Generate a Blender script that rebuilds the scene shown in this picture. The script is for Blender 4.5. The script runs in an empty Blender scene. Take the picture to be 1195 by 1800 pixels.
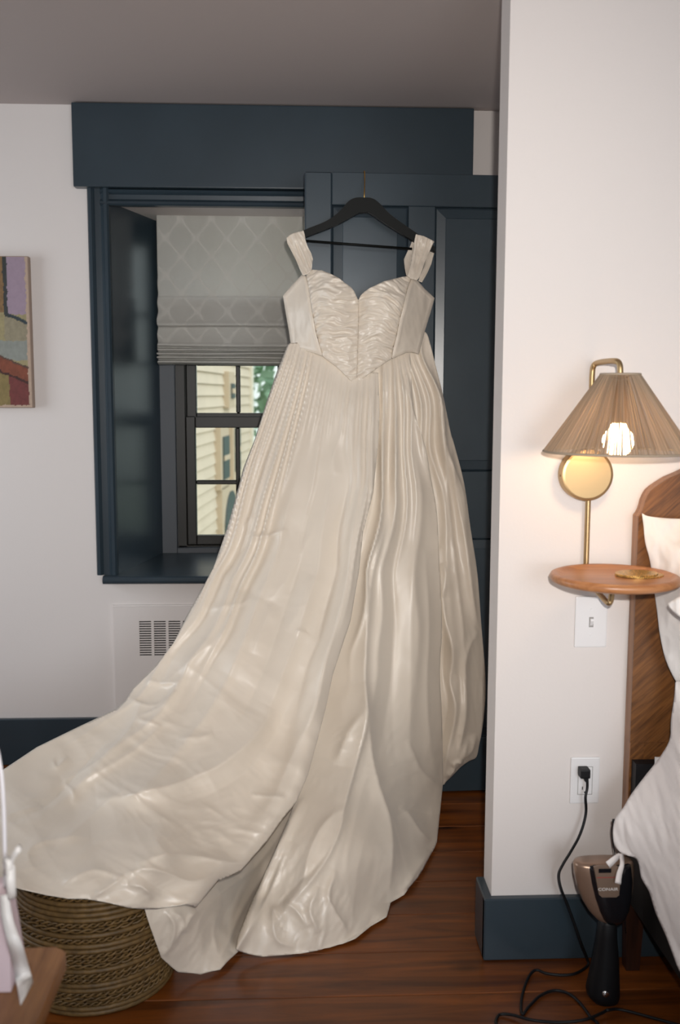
import bpy, bmesh, math, random
import numpy as np
from mathutils import Vector, Matrix
random.seed(7)
rng = np.random.default_rng(11)
scene = bpy.context.scene
COL = scene.collection
rad = math.radians

# ------------------------------------------------------------------ camera
CAM_H = 1.345
FPX = 1750.0
YAW, PITCH, ROLL = rad(2.5), rad(6.75), rad(0.15)
Fv = np.array([math.sin(YAW)*math.cos(PITCH), math.cos(YAW)*math.cos(PITCH), -math.sin(PITCH)])
_r0 = np.array([math.cos(YAW), -math.sin(YAW), 0.0]); _u0 = np.cross(_r0, Fv)
Rv = _r0*math.cos(ROLL) + _u0*math.sin(ROLL); Uv = np.cross(Rv, Fv)
C0 = np.array([0.0, 0.0, CAM_H])
cam_d = bpy.data.cameras.new('camera'); cam = bpy.data.objects.new('camera', cam_d); COL.objects.link(cam)
cam_d.sensor_fit = 'VERTICAL'; cam_d.sensor_height = 36; cam_d.lens = 35
cam.matrix_world = Matrix([[Rv[0], Uv[0], -Fv[0], 0], [Rv[1], Uv[1], -Fv[1], 0], [Rv[2], Uv[2], -Fv[2], CAM_H], [0, 0, 0, 1]])
cam_d.clip_start = 0.05; cam_d.clip_end = 200
cam_d.dof.use_dof = True; cam_d.dof.focus_distance = 2.9; cam_d.dof.aperture_fstop = 3.6
scene.camera = cam

# ------------------------------------------------------------------ world, flash, daylight, exposure
world = bpy.data.worlds.new('overcast_sky'); scene.world = world; world.use_nodes = True
wn = world.node_tree.nodes; wl = world.node_tree.links
bg = wn['Background']; bg.inputs[1].default_value = 1.9
tc = wn.new('ShaderNodeTexCoord'); sp = wn.new('ShaderNodeSeparateXYZ'); cr = wn.new('ShaderNodeValToRGB')
wl.new(tc.outputs['Generated'], sp.inputs[0]); wl.new(sp.outputs['Z'], cr.inputs[0]); wl.new(cr.outputs[0], bg.inputs[0])
cr.color_ramp.elements[0].position = 0.0; cr.color_ramp.elements[0].color = (0.55, 0.60, 0.58, 1)
cr.color_ramp.elements[1].position = 0.35; cr.color_ramp.elements[1].color = (0.88, 0.94, 1.0, 1)

def add_light(name, kind, loc, energy, color, target=None, **kw):
    d = bpy.data.lights.new(name, kind); o = bpy.data.objects.new(name, d); COL.objects.link(o)
    d.energy = energy; d.color = color; o.location = loc
    for k, v in kw.items(): setattr(d, k, v)
    if target is not None:
        o.rotation_euler = (Vector(target) - Vector(loc)).to_track_quat('-Z', 'Y').to_euler()
    return o
# on-camera flash, a little right of and above the lens
fl_loc = C0 + Rv*0.045 + Uv*0.085
fl_dir = Fv + Uv*0.05
add_light('camera_flash', 'SPOT', fl_loc, 160, (1.0, 0.945, 0.885), target=fl_loc + fl_dir, spot_size=rad(80), spot_blend=1.0, shadow_soft_size=0.018)
# soft cool fill at an added, unseen window behind the camera
add_light('rear_fill', 'AREA', (1.0, -1.87, 1.35), 42, (0.84, 0.92, 1.0), target=(0.3, 0.9, 1.30), shape='RECTANGLE', size=1.3, size_y=1.3)
add_light('side_fill', 'AREA', (-2.36, 2.65, 1.35), 13, (0.84, 0.92, 1.0), target=(0, 2.9, 1.2), shape='RECTANGLE', size=0.9, size_y=1.2)  # added fill at an unseen side window, lifts the back wall
vs = scene.view_settings
vs.view_transform = 'Standard'; vs.look = 'None'; vs.exposure = 0.0; vs.gamma = 1.0; vs.use_curve_mapping = False
scene.cycles.use_denoising = True
scene.cycles.max_bounces = 8; scene.cycles.transparent_max_bounces = 24

# ------------------------------------------------------------------ placing helpers
def ray(x, y):
    return Fv + Rv*((x-597.5)/FPX) + Uv*((900-y)/FPX)
def onY(x, y, Y):
    d = ray(x, y); return C0 + d*(Y/d[1])
def onZ(x, y, Z):
    d = ray(x, y); return C0 + d*((Z-CAM_H)/d[2])
def onX(x, y, X):
    d = ray(x, y); return C0 + d*(X/d[0])
def Xat(x, y, Y): return float(onY(x, y, Y)[0])
def Zat(x, y, Y): return float(onY(x, y, Y)[2])

# ------------------------------------------------------------------ materials
def lin(r, g, b):
    return tuple((c/255/12.92 if c/255 <= 0.04045 else ((c/255+0.055)/1.055)**2.4) for c in (r, g, b))
def mat(name, color, rough=0.5, metal=0.0, bump=None, var=None, **kw):
    m = bpy.data.materials.new(name); m.use_nodes = True
    nt = m.node_tree; n = nt.nodes; b = n['Principled BSDF']
    b.inputs['Base Color'].default_value = (*color, 1); b.inputs['Roughness'].default_value = rough; b.inputs['Metallic'].default_value = metal
    for k, v in kw.items():
        b.inputs[k.replace('_', ' ')].default_value = v
    t = n.new('ShaderNodeTexCoord'); t.name = 'TC'
    if var:      # (scale, amount, stretch)
        mp = n.new('ShaderNodeMapping'); mp.inputs['Scale'].default_value = var[2] if len(var) > 2 else (1, 1, 1)
        nz = n.new('ShaderNodeTexNoise'); nz.inputs['Scale'].default_value = var[0]; nz.inputs['Detail'].default_value = 5
        nt.links.new(t.outputs['Object'], mp.inputs[0]); nt.links.new(mp.outputs[0], nz.inputs['Vector'])
        r = n.new('ShaderNodeMapRange'); r.inputs[1].default_value = 0.3; r.inputs[2].default_value = 0.7
        r.inputs[3].default_value = 1-var[1]; r.inputs[4].default_value = 1+var[1]
        nt.links.new(nz.outputs[0], r.inputs[0])
        h = n.new('ShaderNodeHueSaturation'); h.inputs['Color'].default_value = (*color, 1)
        nt.links.new(r.outputs[0], h.inputs['Value']); nt.links.new(h.outputs[0], b.inputs['Base Color'])
    if bump:     # (scale, strength, distance, stretch)
        mp = n.new('ShaderNodeMapping'); mp.inputs['Scale'].default_value = bump[3] if len(bump) > 3 else (1, 1, 1)
        nz = n.new('ShaderNodeTexNoise'); nz.inputs['Scale'].default_value = bump[0]; nz.inputs['Detail'].default_value = 4
        bp = n.new('ShaderNodeBump'); bp.inputs['Strength'].default_value = bump[1]; bp.inputs['Distance'].default_value = bump[2]
        nt.links.new(t.outputs['Object'], mp.inputs[0]); nt.links.new(mp.outputs[0], nz.inputs['Vector'])
        nt.links.new(nz.outputs[0], bp.inputs['Height']); nt.links.new(bp.outputs[0], b.inputs['Normal'])
    return m
def attr_mat(name, rough=0.5, attr='Col', **kw):
    m = mat(name, (1, 1, 1), rough, **kw)
    a = m.node_tree.nodes.new('ShaderNodeAttribute'); a.attribute_name = attr
    m.node_tree.links.new(a.outputs['Color'], m.node_tree.nodes['Principled BSDF'].inputs['Base Color'])
    return m
def wood(name, dark, light, rough=0.35, axis='X', scale=3.0, knots=False, rnd=0.0, stretch=14, rot=0.0):
    m = bpy.data.materials.new(name); m.use_nodes = True
    nt = m.node_tree; n = nt.nodes; L = nt.links; b = n['Principled BSDF']; b.inputs['Roughness'].default_value = rough
    t = n.new('ShaderNodeTexCoord'); mp = n.new('ShaderNodeMapping')
    s = [stretch, stretch, stretch]; s['XYZ'.index(axis)] = 1.0
    mp.inputs['Scale'].default_value = s
    mp.vector_type = 'POINT'
    oi = n.new('ShaderNodeObjectInfo'); ad = n.new('ShaderNodeVectorMath'); ad.operation = 'MULTIPLY_ADD'
    cmb = n.new('ShaderNodeCombineXYZ')
    for i in range(3): L.new(oi.outputs['Random'], cmb.inputs[i])
    L.new(cmb.outputs[0], ad.inputs[0]); ad.inputs[1].default_value = (37, 23, 11); L.new(t.outputs['Object'], ad.inputs[2])
    if rot:
        vr = n.new('ShaderNodeVectorRotate'); vr.rotation_type = 'Y_AXIS'; vr.inputs['Angle'].default_value = rot; L.new(ad.outputs[0], vr.inputs[0]); L.new(vr.outputs[0], mp.inputs[0])
    else: L.new(ad.outputs[0], mp.inputs[0])
    nz = n.new('ShaderNodeTexNoise'); nz.inputs['Scale'].default_value = scale; nz.inputs['Detail'].default_value = 8; nz.inputs['Roughness'].default_value = 0.62; nz.inputs['Distortion'].default_value = 0.6
    L.new(mp.outputs[0], nz.inputs['Vector'])
    r = n.new('ShaderNodeValToRGB'); r.color_ramp.elements[0].position = 0.34; r.color_ramp.elements[0].color = (*dark, 1)
    r.color_ramp.elements[1].position = 0.66; r.color_ramp.elements[1].color = (*light, 1)
    L.new(nz.outputs[0], r.inputs[0]); out = r.outputs[0]
    if knots:
        mk = n.new('ShaderNodeMapping'); ks = [7.0, 7.0, 7.0]; ks['XYZ'.index(axis)] = 2.6; mk.inputs['Scale'].default_value = ks
        L.new(ad.outputs[0], mk.inputs[0])
        vo = n.new('ShaderNodeTexVoronoi'); vo.inputs['Scale'].default_value = 1.0; L.new(mk.outputs[0], vo.inputs['Vector'])
        kr = n.new('ShaderNodeValToRGB'); kr.color_ramp.elements[0].position = 0.07; kr.color_ramp.elements[0].color = (1, 1, 1, 1)
        kr.color_ramp.elements[1].position = 0.17; kr.color_ramp.elements[1].color = (0, 0, 0, 1)
        L.new(vo.outputs['Distance'], kr.inputs[0])
        gt = n.new('ShaderNodeMath'); gt.operation = 'GREATER_THAN'; gt.inputs[1].default_value = 0.5
        sc_ = n.new('ShaderNodeSeparateColor'); L.new(vo.outputs['Color'], sc_.inputs[0]); L.new(sc_.outputs[0], gt.inputs[0])
        mu = n.new('ShaderNodeMath'); mu.operation = 'MULTIPLY'; L.new(kr.outputs[0], mu.inputs[0]); L.new(gt.outputs[0], mu.inputs[1])
        mx = n.new('ShaderNodeMix'); mx.data_type = 'RGBA'; L.new(mu.outputs[0], mx.inputs[0]); L.new(out, mx.inputs[6])
        mx.inputs[7].default_value = (dark[0]*0.12, dark[1]*0.12, dark[2]*0.12, 1); out = mx.outputs[2]
    if rnd:
        h = n.new('ShaderNodeHueSaturation'); mr = n.new('ShaderNodeMapRange'); mr.inputs[3].default_value = 1-rnd; mr.inputs[4].default_value = 1+rnd
        L.new(oi.outputs['Random'], mr.inputs[0]); L.new(mr.outputs[0], h.inputs['Value']); L.new(out, h.inputs['Color']); out = h.outputs[0]
    L.new(out, b.inputs['Base Color'])
    bp = n.new('ShaderNodeBump'); bp.inputs['Strength'].default_value = 0.15; bp.inputs['Distance'].default_value = 0.002
    L.new(nz.outputs[0], bp.inputs['Height']); L.new(bp.outputs[0], b.inputs['Normal'])
    return m

M = {}
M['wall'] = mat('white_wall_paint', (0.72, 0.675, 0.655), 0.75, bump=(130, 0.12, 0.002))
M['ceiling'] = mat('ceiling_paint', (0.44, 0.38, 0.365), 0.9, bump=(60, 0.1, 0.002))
M['teal'] = mat('blue_grey_gloss_paint', (0.030, 0.046, 0.060), 0.29, bump=(40, 0.08, 0.002, (1, 1, 0.25)), var=(5, 0.08))
M['jamb'] = mat('slate_grey_paint', (0.075, 0.085, 0.10), 0.5)
M['sash'] = mat('black_sash_paint', (0.016, 0.015, 0.013), 0.45)
M['satin'] = mat('ivory_silk_taffeta', (0.76, 0.675, 0.57), 0.41, bump=(7.5, 0.30, 0.016, (1.5, 1.5, 0.75)), var=(3.0, 0.03))
_n = M['satin'].node_tree.nodes
for _q in _n:
    if _q.type == 'TEX_NOISE' and abs(_q.inputs['Scale'].default_value-7.5) < 0.01: _q.noise_type = 'RIDGED_MULTIFRACTAL'; _q.inputs['Detail'].default_value = 3.0; _q.inputs['Distortion'].default_value = 0.4
M['satin'].node_tree.nodes['Principled BSDF'].inputs['Specular IOR Level'].default_value = 0.75
M['satin'].node_tree.nodes['Principled BSDF'].inputs['Sheen Weight'].default_value = 0.15
M['black_wood'] = mat('black_stained_wood', (0.005, 0.0055, 0.005), 0.5, Specular_IOR_Level=0.15)
M['gold_wire'] = mat('gold_wire', (0.75, 0.46, 0.14), 0.28, 1.0)
M['brass'] = mat('brushed_brass', (0.47, 0.33, 0.175), 0.43, 1.0, var=(3, 0.08))
M['floor'] = wood('varnished_pine', lin(74, 36, 10), lin(128, 69, 22), 0.36, 'X', 2.2, True, 0.14, 12)
M['tray'] = wood('honey_wood', lin(158, 104, 66), lin(186, 130, 86), 0.35, 'X', 5, False)
M['board'] = wood('light_brown_oak', lin(122, 80, 46), lin(168, 120, 76), 0.4, 'Y', 4, False)
M['head'] = wood('brown_oak_veneer', lin(84, 51, 24), lin(132, 86, 44), 0.42, 'X', 9, False, stretch=12, rot=0.75)
M['headedge'] = wood('pale_oak_edge', lin(128, 92, 68), lin(170, 128, 98), 0.5, 'Z', 5, False)
M['darkleg'] = wood('dark_brown_wood', lin(34, 18, 12), lin(62, 34, 22), 0.4, 'Z', 5, False)
M['linen'] = mat('white_cotton', (0.80, 0.75, 0.73), 0.85, bump=(60, 0.25, 0.003, (1, 1, 0.2)))
M['linen2'] = mat('white_pillow_cotton', (0.74, 0.71, 0.69), 0.85, bump=(24, 0.2, 0.004))
M['plastic_white'] = mat('white_plastic', (0.78, 0.77, 0.78), 0.3)
M['slot'] = mat('slot_shade', (0.02, 0.018, 0.016), 0.7)  # dark colour stands in for the shade inside openings
M['cable'] = mat('black_rubber', (0.006, 0.006, 0.007), 0.5, Specular_IOR_Level=0.3)
M['black_plastic'] = mat('black_gloss_plastic', (0.008, 0.008, 0.010), 0.16)
M['bronze'] = mat('bronze_lacquer', (0.30, 0.20, 0.145), 0.30, 0.55)
M['bronze2'] = mat('bronze_flat_inset', (0.22, 0.15, 0.11), 0.4, 0.3)
M['chrome'] = mat('silver_metal', (0.7, 0.7, 0.7), 0.2, 1.0)
M['print'] = mat('white_lettering', (0.75, 0.72, 0.70), 0.5)
M['redprint'] = mat('red_line_print', (0.28, 0.05, 0.04), 0.5)
M['basket'] = mat('brown_wicker', lin(104, 80, 44), 0.55, var=(60, 0.35), bump=(150, 0.5, 0.002))
M['basket_dark'] = mat('dark_brown_wicker', lin(52, 38, 22), 0.6, var=(60, 0.3))
M['cord'] = mat('white_cotton_cord', (0.82, 0.80, 0.84), 0.6)
M['ribbon'] = mat('white_satin_ribbon', (0.86, 0.83, 0.80), 0.35)
M['bag'] = mat('pale_pink_paper', (0.72, 0.58, 0.62), 0.6)
M['glitter'] = None

# ------------------------------------------------------------------ mesh helpers
def link(name, me, m=None, parent=None, smooth=False):
    o = bpy.data.objects.new(name, me); COL.objects.link(o)
    if m is not None and not me.materials: me.materials.append(m)
    if parent is not None: o.parent = parent
    if smooth:
        me.polygons.foreach_set('use_smooth', [True]*len(me.polygons))
    return o
def from_bm(name, bm, m=None, parent=None, smooth=False, recalc=True):
    if recalc: bmesh.ops.recalc_face_normals(bm, faces=bm.faces)
    me = bpy.data.meshes.new(name); bm.to_mesh(me); bm.free()
    return link(name, me, m, parent, smooth)
def tag(o, label=None, cat=None, group=None, kind=None):
    if label: o['label'] = label
    if cat: o['category'] = cat
    if group: o['group'] = group
    if kind: o['kind'] = kind
    return o
def struct(o): o['kind'] = 'structure'; return o
def empty(name, loc=(0, 0, 0)):
    o = bpy.data.objects.new(name, None); COL.objects.link(o); o.location = loc; o.empty_display_size = 0.05
    return o
def adopt(root, kids):
    # parent kids (built in world coordinates) to a root that has a location
    inv = Matrix.Translation(-Vector(root.location))
    for k in kids:
        k.parent = root; k.matrix_parent_inverse = inv
def B(bm, x0, x1, y0, y1, z0, z1, bev=0.0, seg=1):
    r = bmesh.ops.create_cube(bm, size=1.0)
    for v in r['verts']:
        v.co = Vector(((x0+x1)/2 + v.co.x*(x1-x0), (y0+y1)/2 + v.co.y*(y1-y0), (z0+z1)/2 + v.co.z*(z1-z0)))
    if bev:
        es = list({e for v in r['verts'] for e in v.link_edges})
        bmesh.ops.bevel(bm, geom=es, offset=bev, segments=seg, affect='EDGES', profile=0.6)
def box(name, x0, x1, y0, y1, z0, z1, m, parent=None, bev=0.0, seg=1):
    bm = bmesh.new(); B(bm, x0, x1, y0, y1, z0, z1, bev, seg)
    return from_bm(name, bm, m, parent)
def smooth_path(pts, n=6):
    P = [Vector(p) for p in pts]; P = [P[0]*2-P[1]] + P + [P[-1]*2-P[-2]]; out = []
    for i in range(1, len(P)-2):
        for k in range(n):
            t = k/n; a, b, c, d = P[i-1:i+3]
            out.append(0.5*((2*b)+(c-a)*t+(2*a-5*b+4*c-d)*t*t+(3*b-a-3*c+d)*t**3))
    out.append(P[-2]); return out
def tube(bm, pts, r, n=8, flat=None, closed=False):
    P = [Vector(p) for p in pts]; rings = []; up = None
    N = len(P)
    for i, p in enumerate(P):
        if closed: d = (P[(i+1) % N]-P[i-1]).normalized()
        else: d = (P[min(i+1, N-1)]-P[max(i-1, 0)]).normalized()
        if up is None:
            up = d.orthogonal().normalized() if flat is None else (Vector(flat)-d*d.dot(Vector(flat))).normalized()
        up = (up - d*up.dot(d)).normalized(); side = d.cross(up)
        rr = r(i/(N-1)) if callable(r) else r
        ra, rb = rr if isinstance(rr, tuple) else (rr, rr)
        rings.append([bm.verts.new(p + side*math.cos(2*math.pi*k/n)*ra + up*math.sin(2*math.pi*k/n)*rb) for k in range(n)])
    for i in range(N if closed else N-1):
        a, b = rings[i], rings[(i+1) % N]
        for k in range(n): bm.faces.new((a[k], a[(k+1) % n], b[(k+1) % n], b[k]))
    if not closed:
        bm.faces.new(rings[0][::-1]); bm.faces.new(rings[-1])
def lathe(bm, prof, n=48, center=(0, 0, 0), axis='Z', close=False):
    c = Vector(center); rings = []
    for r, z in prof:
        ring = []
        for k in range(n):
            a = 2*math.pi*k/n
            if axis == 'Z': v = Vector((r*math.cos(a), r*math.sin(a), z))
            else: v = Vector((r*math.cos(a), z, r*math.sin(a)))
            ring.append(bm.verts.new(c+v))
        rings.append(ring)
    for a, b in zip(rings, rings[1:]+([rings[0]] if close else [])):
        for k in range(n): bm.faces.new((a[k], a[(k+1) % n], b[(k+1) % n], b[k]))
    if not close:
        if prof[0][0] > 1e-6: bm.faces.new(rings[0][::-1])
        if prof[-1][0] > 1e-6: bm.faces.new(rings[-1])
    bmesh.ops.remove_doubles(bm, verts=bm.verts, dist=1e-6)
def prism(bm, pts, ext):
    # pts: 3D polygon; ext: extrusion vector
    e = Vector(ext); a = [bm.verts.new(Vector(p)) for p in pts]; b = [bm.verts.new(Vector(p)+e) for p in pts]
    bm.faces.new(a); bm.faces.new(b[::-1])
    for i in range(len(a)): bm.faces.new((a[i], a[(i+1) % len(a)], b[(i+1) % len(a)], b[i]))

# ------------------------------------------------------------------ numpy noise
_perm = rng.permutation(512)
def perlin(x, y, seed=0):
    xi = np.floor(x).astype(int); yi = np.floor(y).astype(int); xf = x-xi; yf = y-yi
    def g(ix, iy, dx, dy):
        h = _perm[(_perm[(ix+seed*17) % 512] + iy) % 512]*(2*np.pi/512)*7.31
        return np.cos(h)*dx + np.sin(h)*dy
    u = xf*xf*xf*(xf*(xf*6-15)+10); v = yf*yf*yf*(yf*(yf*6-15)+10)
    a = g(xi, yi, xf, yf); b = g(xi+1, yi, xf-1, yf); c = g(xi, yi+1, xf, yf-1); d = g(xi+1, yi+1, xf-1, yf-1)
    return (a*(1-u)+b*u)*(1-v)+(c*(1-u)+d*u)*v
def fbm(x, y, seed=0, oct=4):
    s = 0; a = 1.0
    for k in range(oct): s = s + a*perlin(x*2**k, y*2**k, seed+k); a *= 0.5
    return s
def ridged(x, y, seed=0, oct=3):
    s = 0; a = 1.0
    for k in range(oct): s = s + a*(1-np.minimum(1, np.abs(perlin(x*2**k, y*2**k, seed+k))*2.6)); a *= 0.5
    return s
def tps(ctrl, smooth=1e-4):
    c = np.array(ctrl, float); X = c[:, :2]/500.0; n = len(X)
    def K(A, Bm):
        d2 = ((A[:, None, :]-Bm[None, :, :])**2).sum(-1)
        return 0.5*d2*np.log(d2+1e-12)
    A = np.zeros((n+3, n+3)); A[:n, :n] = K(X, X)+np.eye(n)*smooth; A[:n, n] = 1; A[:n, n+1:] = X; A[n, :n] = 1; A[n+1:, :n] = X.T
    rhs = np.concatenate([c[:, 2], [0, 0, 0]]); w = np.linalg.solve(A, rhs)
    def f(px, py):
        sh = np.shape(px); Q = np.stack([np.ravel(px), np.ravel(py)], 1)/500.0
        out = np.empty(len(Q))
        for i in range(0, len(Q), 40000):
            q = Q[i:i+40000]; out[i:i+40000] = K(q, X)@w[:n]+w[n]+q@w[n+1:]
        return out.reshape(sh)
    return f
def poly_dist(px, py, line, closed=False):
    # unsigned distance, side sign (+ = right of travel direction on screen), parameter 0..1 along
    L = np.array(line, float)
    if closed: L = np.vstack([L, L[:1]])
    seg = np.linalg.norm(L[1:]-L[:-1], axis=1); cum = np.concatenate([[0], np.cumsum(seg)])
    best = np.full(np.shape(px), 1e9); side = np.zeros(np.shape(px)); par = np.zeros(np.shape(px)); qx = np.zeros(np.shape(px)); qy = np.zeros(np.shape(px))
    for i in range(len(L)-1):
        a, b = L[i], L[i+1]; d = b-a; l2 = max(d@d, 1e-9)
        t = np.clip(((px-a[0])*d[0]+(py-a[1])*d[1])/l2, 0, 1)
        cx, cy = a[0]+t*d[0], a[1]+t*d[1]; dd = np.hypot(px-cx, py-cy)
        m = dd < best
        best = np.where(m, dd, best); s = np.sign(d[0]*(py-a[1])-d[1]*(px-a[0]))
        side = np.where(m, -s, side); par = np.where(m, (cum[i]+t*seg[i])/cum[-1], par); qx = np.where(m, cx, qx); qy = np.where(m, cy, qy)
    return best, side, par, qx, qy
def inside(px, py, poly):
    P = np.array(poly, float); r = np.zeros(np.shape(px), bool); n = len(P)
    for i in range(n):
        x0, y0 = P[i]; x1, y1 = P[(i+1) % n]
        if y0 == y1: continue
        c = ((y0 > py) != (y1 > py)) & (px < (x1-x0)*(py-y0)/(y1-y0)+x0)
        r ^= c
    return r
def curve2(pts, n=5):
    P = [Vector((x, y, 0)) for x, y in pts]; return [(p.x, p.y) for p in smooth_path(P, n)]

def cloth(poly, ctrl, hfun=None, step=2.6, thick=0.02, edge=14.0, ymax=3.19, zmin=0.006, anchor=None, nudge=1.0, smooth=1e-4):
    """closed cloth volume: front sheet = smooth base surface + folds along its normal, plus a back sheet.
    Returns numpy verts, faces."""
    poly = np.array(poly, float)
    x0, y0 = poly.min(0)-step; x1, y1 = poly.max(0)+step
    gx = np.arange(x0, x1+step, step); gy = np.arange(y0, y1+step, step)
    nx, ny = len(gx), len(gy); GX, GY = np.meshgrid(gx, gy)
    cx = (GX[:-1, :-1]+GX[1:, 1:])/2; cy = (GY[:-1, :-1]+GY[1:, 1:])/2
    cell = inside(cx, cy, poly)
    cnt = np.zeros((ny, nx), int)
    cnt[:-1, :-1] += cell; cnt[1:, :-1] += cell; cnt[:-1, 1:] += cell; cnt[1:, 1:] += cell
    used = cnt > 0; bnd = used & (cnt < 4)
    PX = GX.copy(); PY = GY.copy()
    dist, _, _, qx, qy = poly_dist(GX, GY, poly, True)
    PX[bnd] = qx[bnd]; PY[bnd] = qy[bnd]; dist[bnd] = 0
    ids = np.full((ny, nx), -1); ids[used] = np.arange(used.sum())
    px, py, ds, bd = PX[used], PY[used], dist[used], bnd[used]
    fy = tps(ctrl, smooth)
    def surf(x, y):
        Y = fy(x, y); d = Fv[None, :]+Rv[None, :]*((x-597.5)/FPX)[:, None]+Uv[None, :]*((900-y)/FPX)[:, None]
        k = np.minimum(Y, ymax-0.004)/d[:, 1]
        kz = np.where(d[:, 2] < -1e-3, (zmin-CAM_H)/np.minimum(d[:, 2], -1e-3), 1e9)
        k = np.minimum(k, kz)
        return C0+d*k[:, None], d
    P, D = surf(px, py); Pa, _ = surf(px+2.0, py); Pb, _ = surf(px, py+2.0)
    N = np.cross(Pb-P, Pa-P); N /= np.linalg.norm(N, axis=1)[:, None]+1e-12
    flip = (N*D).sum(1) > 0; N[flip] *= -1
    Dn = D/np.linalg.norm(D, axis=1)[:, None]
    if hfun is not None:
        h = hfun(px, py, ds)
        fac = np.clip(ds/6.0, 0, 1)      # silhouettes stay where the cloth's edge is
        tgt = P+N*(h*0.35)[:, None]-Dn*(h*0.65)[:, None]
        tgt0 = P-Dn*h[:, None]
        P = tgt0*(1-fac)[:, None]+tgt*fac[:, None]
    low = P[:, 2] < zmin
    P[low, 2] = zmin
    over = P[:, 1] > ymax-0.002; P[over, 1] = ymax-0.002
    if callable(thick): th = thick(px, py, ds)
    else: th = np.full(len(px), thick)
    th = th*np.sqrt(np.clip(ds/edge, 0, 1))
    Bk = P+Dn*th[:, None]
    # keep the back sheet off floor and door
    with np.errstate(divide='ignore', invalid='ignore'):
        kz = np.where(Dn[:, 2] < -1e-3, (zmin*0.6-P[:, 2])/Dn[:, 2], 1e9); ky = (ymax-P[:, 1])/Dn[:, 1]
    th = np.clip(np.minimum(np.minimum(th, kz), ky), 0, None); Bk = P+Dn*th[:, None]
    n0 = len(P); bid = np.arange(n0)+n0; bid[bd] = np.arange(n0)[bd]
    V = np.vstack([P, Bk])
    jj, ii = np.nonzero(cell)
    a, b, c, d = ids[jj, ii], ids[jj+1, ii], ids[jj+1, ii+1], ids[jj, ii+1]
    F1 = np.stack([a, b, c, d], 1); F2 = bid[np.stack([a, d, c, b], 1)]
    return V, np.vstack([F1, F2])
def mesh_np(name, VF, m=None, parent=None, smooth=True):
    Vs, Fs, off = [], [], 0
    for V, F in VF: Vs.append(V); Fs.append(F+off); off += len(V)
    V = np.vstack(Vs); F = np.vstack(Fs)
    u, inv = np.unique(F.ravel(), return_inverse=True); V = V[u]; F = inv.reshape(F.shape)
    me = bpy.data.meshes.new(name)
    me.vertices.add(len(V)); me.vertices.foreach_set('co', V.ravel())
    me.loops.add(F.size); me.loops.foreach_set('vertex_index', F.ravel())
    me.polygons.add(len(F)); me.polygons.foreach_set('loop_start', np.arange(0, F.size, 4)); me.polygons.foreach_set('loop_total', np.full(len(F), 4))
    me.update(calc_edges=True); me.validate()
    return link(name, me, m, parent, smooth)
def colour_attr(o, cols):
    a = o.data.color_attributes.new('Col', 'FLOAT_COLOR', 'POINT'); a.data.foreach_set('color', np.concatenate([cols, np.ones((len(cols), 1))], 1).ravel())

# ================================================================== THE ROOM
YW = 3.56            # back wall
ZC = 2.32            # ceiling
YP = 2.22            # front of the partition's baseboard
PYF = 2.24           # front face of the partition
PX0 = 0.4625         # free end of the partition
WX0 = Xat(196, 680, YW); WX1 = WX0+1.165      # clear opening of the window recess
WZ0 = Zat(200, 1009, YW); WZ1 = Zat(300, 357, YW)
# floor of separate boards
fl = bpy.data.objects.new('floor', bpy.data.meshes.new('floor')); COL.objects.link(fl); struct(fl)
bm = bmesh.new(); B(bm, -2.4, 2.6, -1.9, 3.62, -0.06, -0.022); bm.to_mesh(fl.data); bm.free(); fl.data.materials.append(M['darkleg'])
pw = 0.1745; ybase = float(onZ(650, 1750, 0)[1]); y = ybase-pw*23; i = 0
while y < 3.56:
    xs = [-2.4, -2.4+random.uniform(1.2, 4.0), 2.6]
    if y > 1.6: xs = [-2.4, [2.6, 0.0][0], 2.6]
    if i % 3 == 1 and y > 1.6: xs = [-2.4, 1.25, 2.6]
    xs = [x for k, x in enumerate(xs) if k == 0 or x-xs[k-1] > 0.01]
    for a, b in zip(xs, xs[1:]):
        bm = bmesh.new(); cx_, cy_ = (a+b)/2, y+pw/2
        B(bm, a-cx_+0.0008, b-cx_-0.0008, -pw/2+0.0012, min(pw/2, 3.56-cy_)-0.0012, -0.022, -random.uniform(0, 0.0008), 0.0016)
        p = from_bm('floor_board', bm, M['floor'], fl); p.location = (cx_, cy_, 0)
    y += pw; i += 1
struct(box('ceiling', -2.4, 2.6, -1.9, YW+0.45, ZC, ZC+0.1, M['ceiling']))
# back wall with the window opening (one mesh, recess cut through)
bm = bmesh.new()
YO = YW+0.42
B(bm, -2.4, WX0, YW, YO, 0, ZC); B(bm, WX1, 2.6, YW, YO, 0, ZC)
B(bm, WX0, WX1, YW, YO, 0, WZ0-0.03); B(bm, WX0, WX1, YW, YO, WZ1, ZC)
struct(from_bm('wall_back', bm, M['wall']))
struct(box('wall_partition', PX0, 2.6, PYF, PYF+0.095, 0, ZC, M['wall']))
bm = bmesh.new()
B(bm, -2.5, -2.4, -1.9, 2.2, 0, ZC); B(bm, -2.5, -2.4, 3.1, 3.62, 0, ZC); B(bm, -2.5, -2.4, 2.2, 3.1, 0, 0.7); B(bm, -2.5, -2.4, 2.2, 3.1, 2.0, ZC)
struct(from_bm('wall_left', bm, M['wall']))
struct(box('wall_right', 2.6, 2.7, -1.9, 3.62, 0, ZC, M['wall']))
bm = bmesh.new()
B(bm, -2.5, 0.3, -2.0, -1.9, 0, ZC); B(bm, 1.7, 2.7, -2.0, -1.9, 0, ZC); B(bm, 0.3, 1.7, -2.0, -1.9, 0, 0.65); B(bm, 0.3, 1.7, -2.0, -1.9, 2.05, ZC)
struct(from_bm('wall_rear', bm, M['wall']))
DX1 = 0.80
struct(box('wall_closet', DX1+0.035, DX1+0.13, PYF+0.095, YW, 0, ZC, M['wall']))
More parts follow.
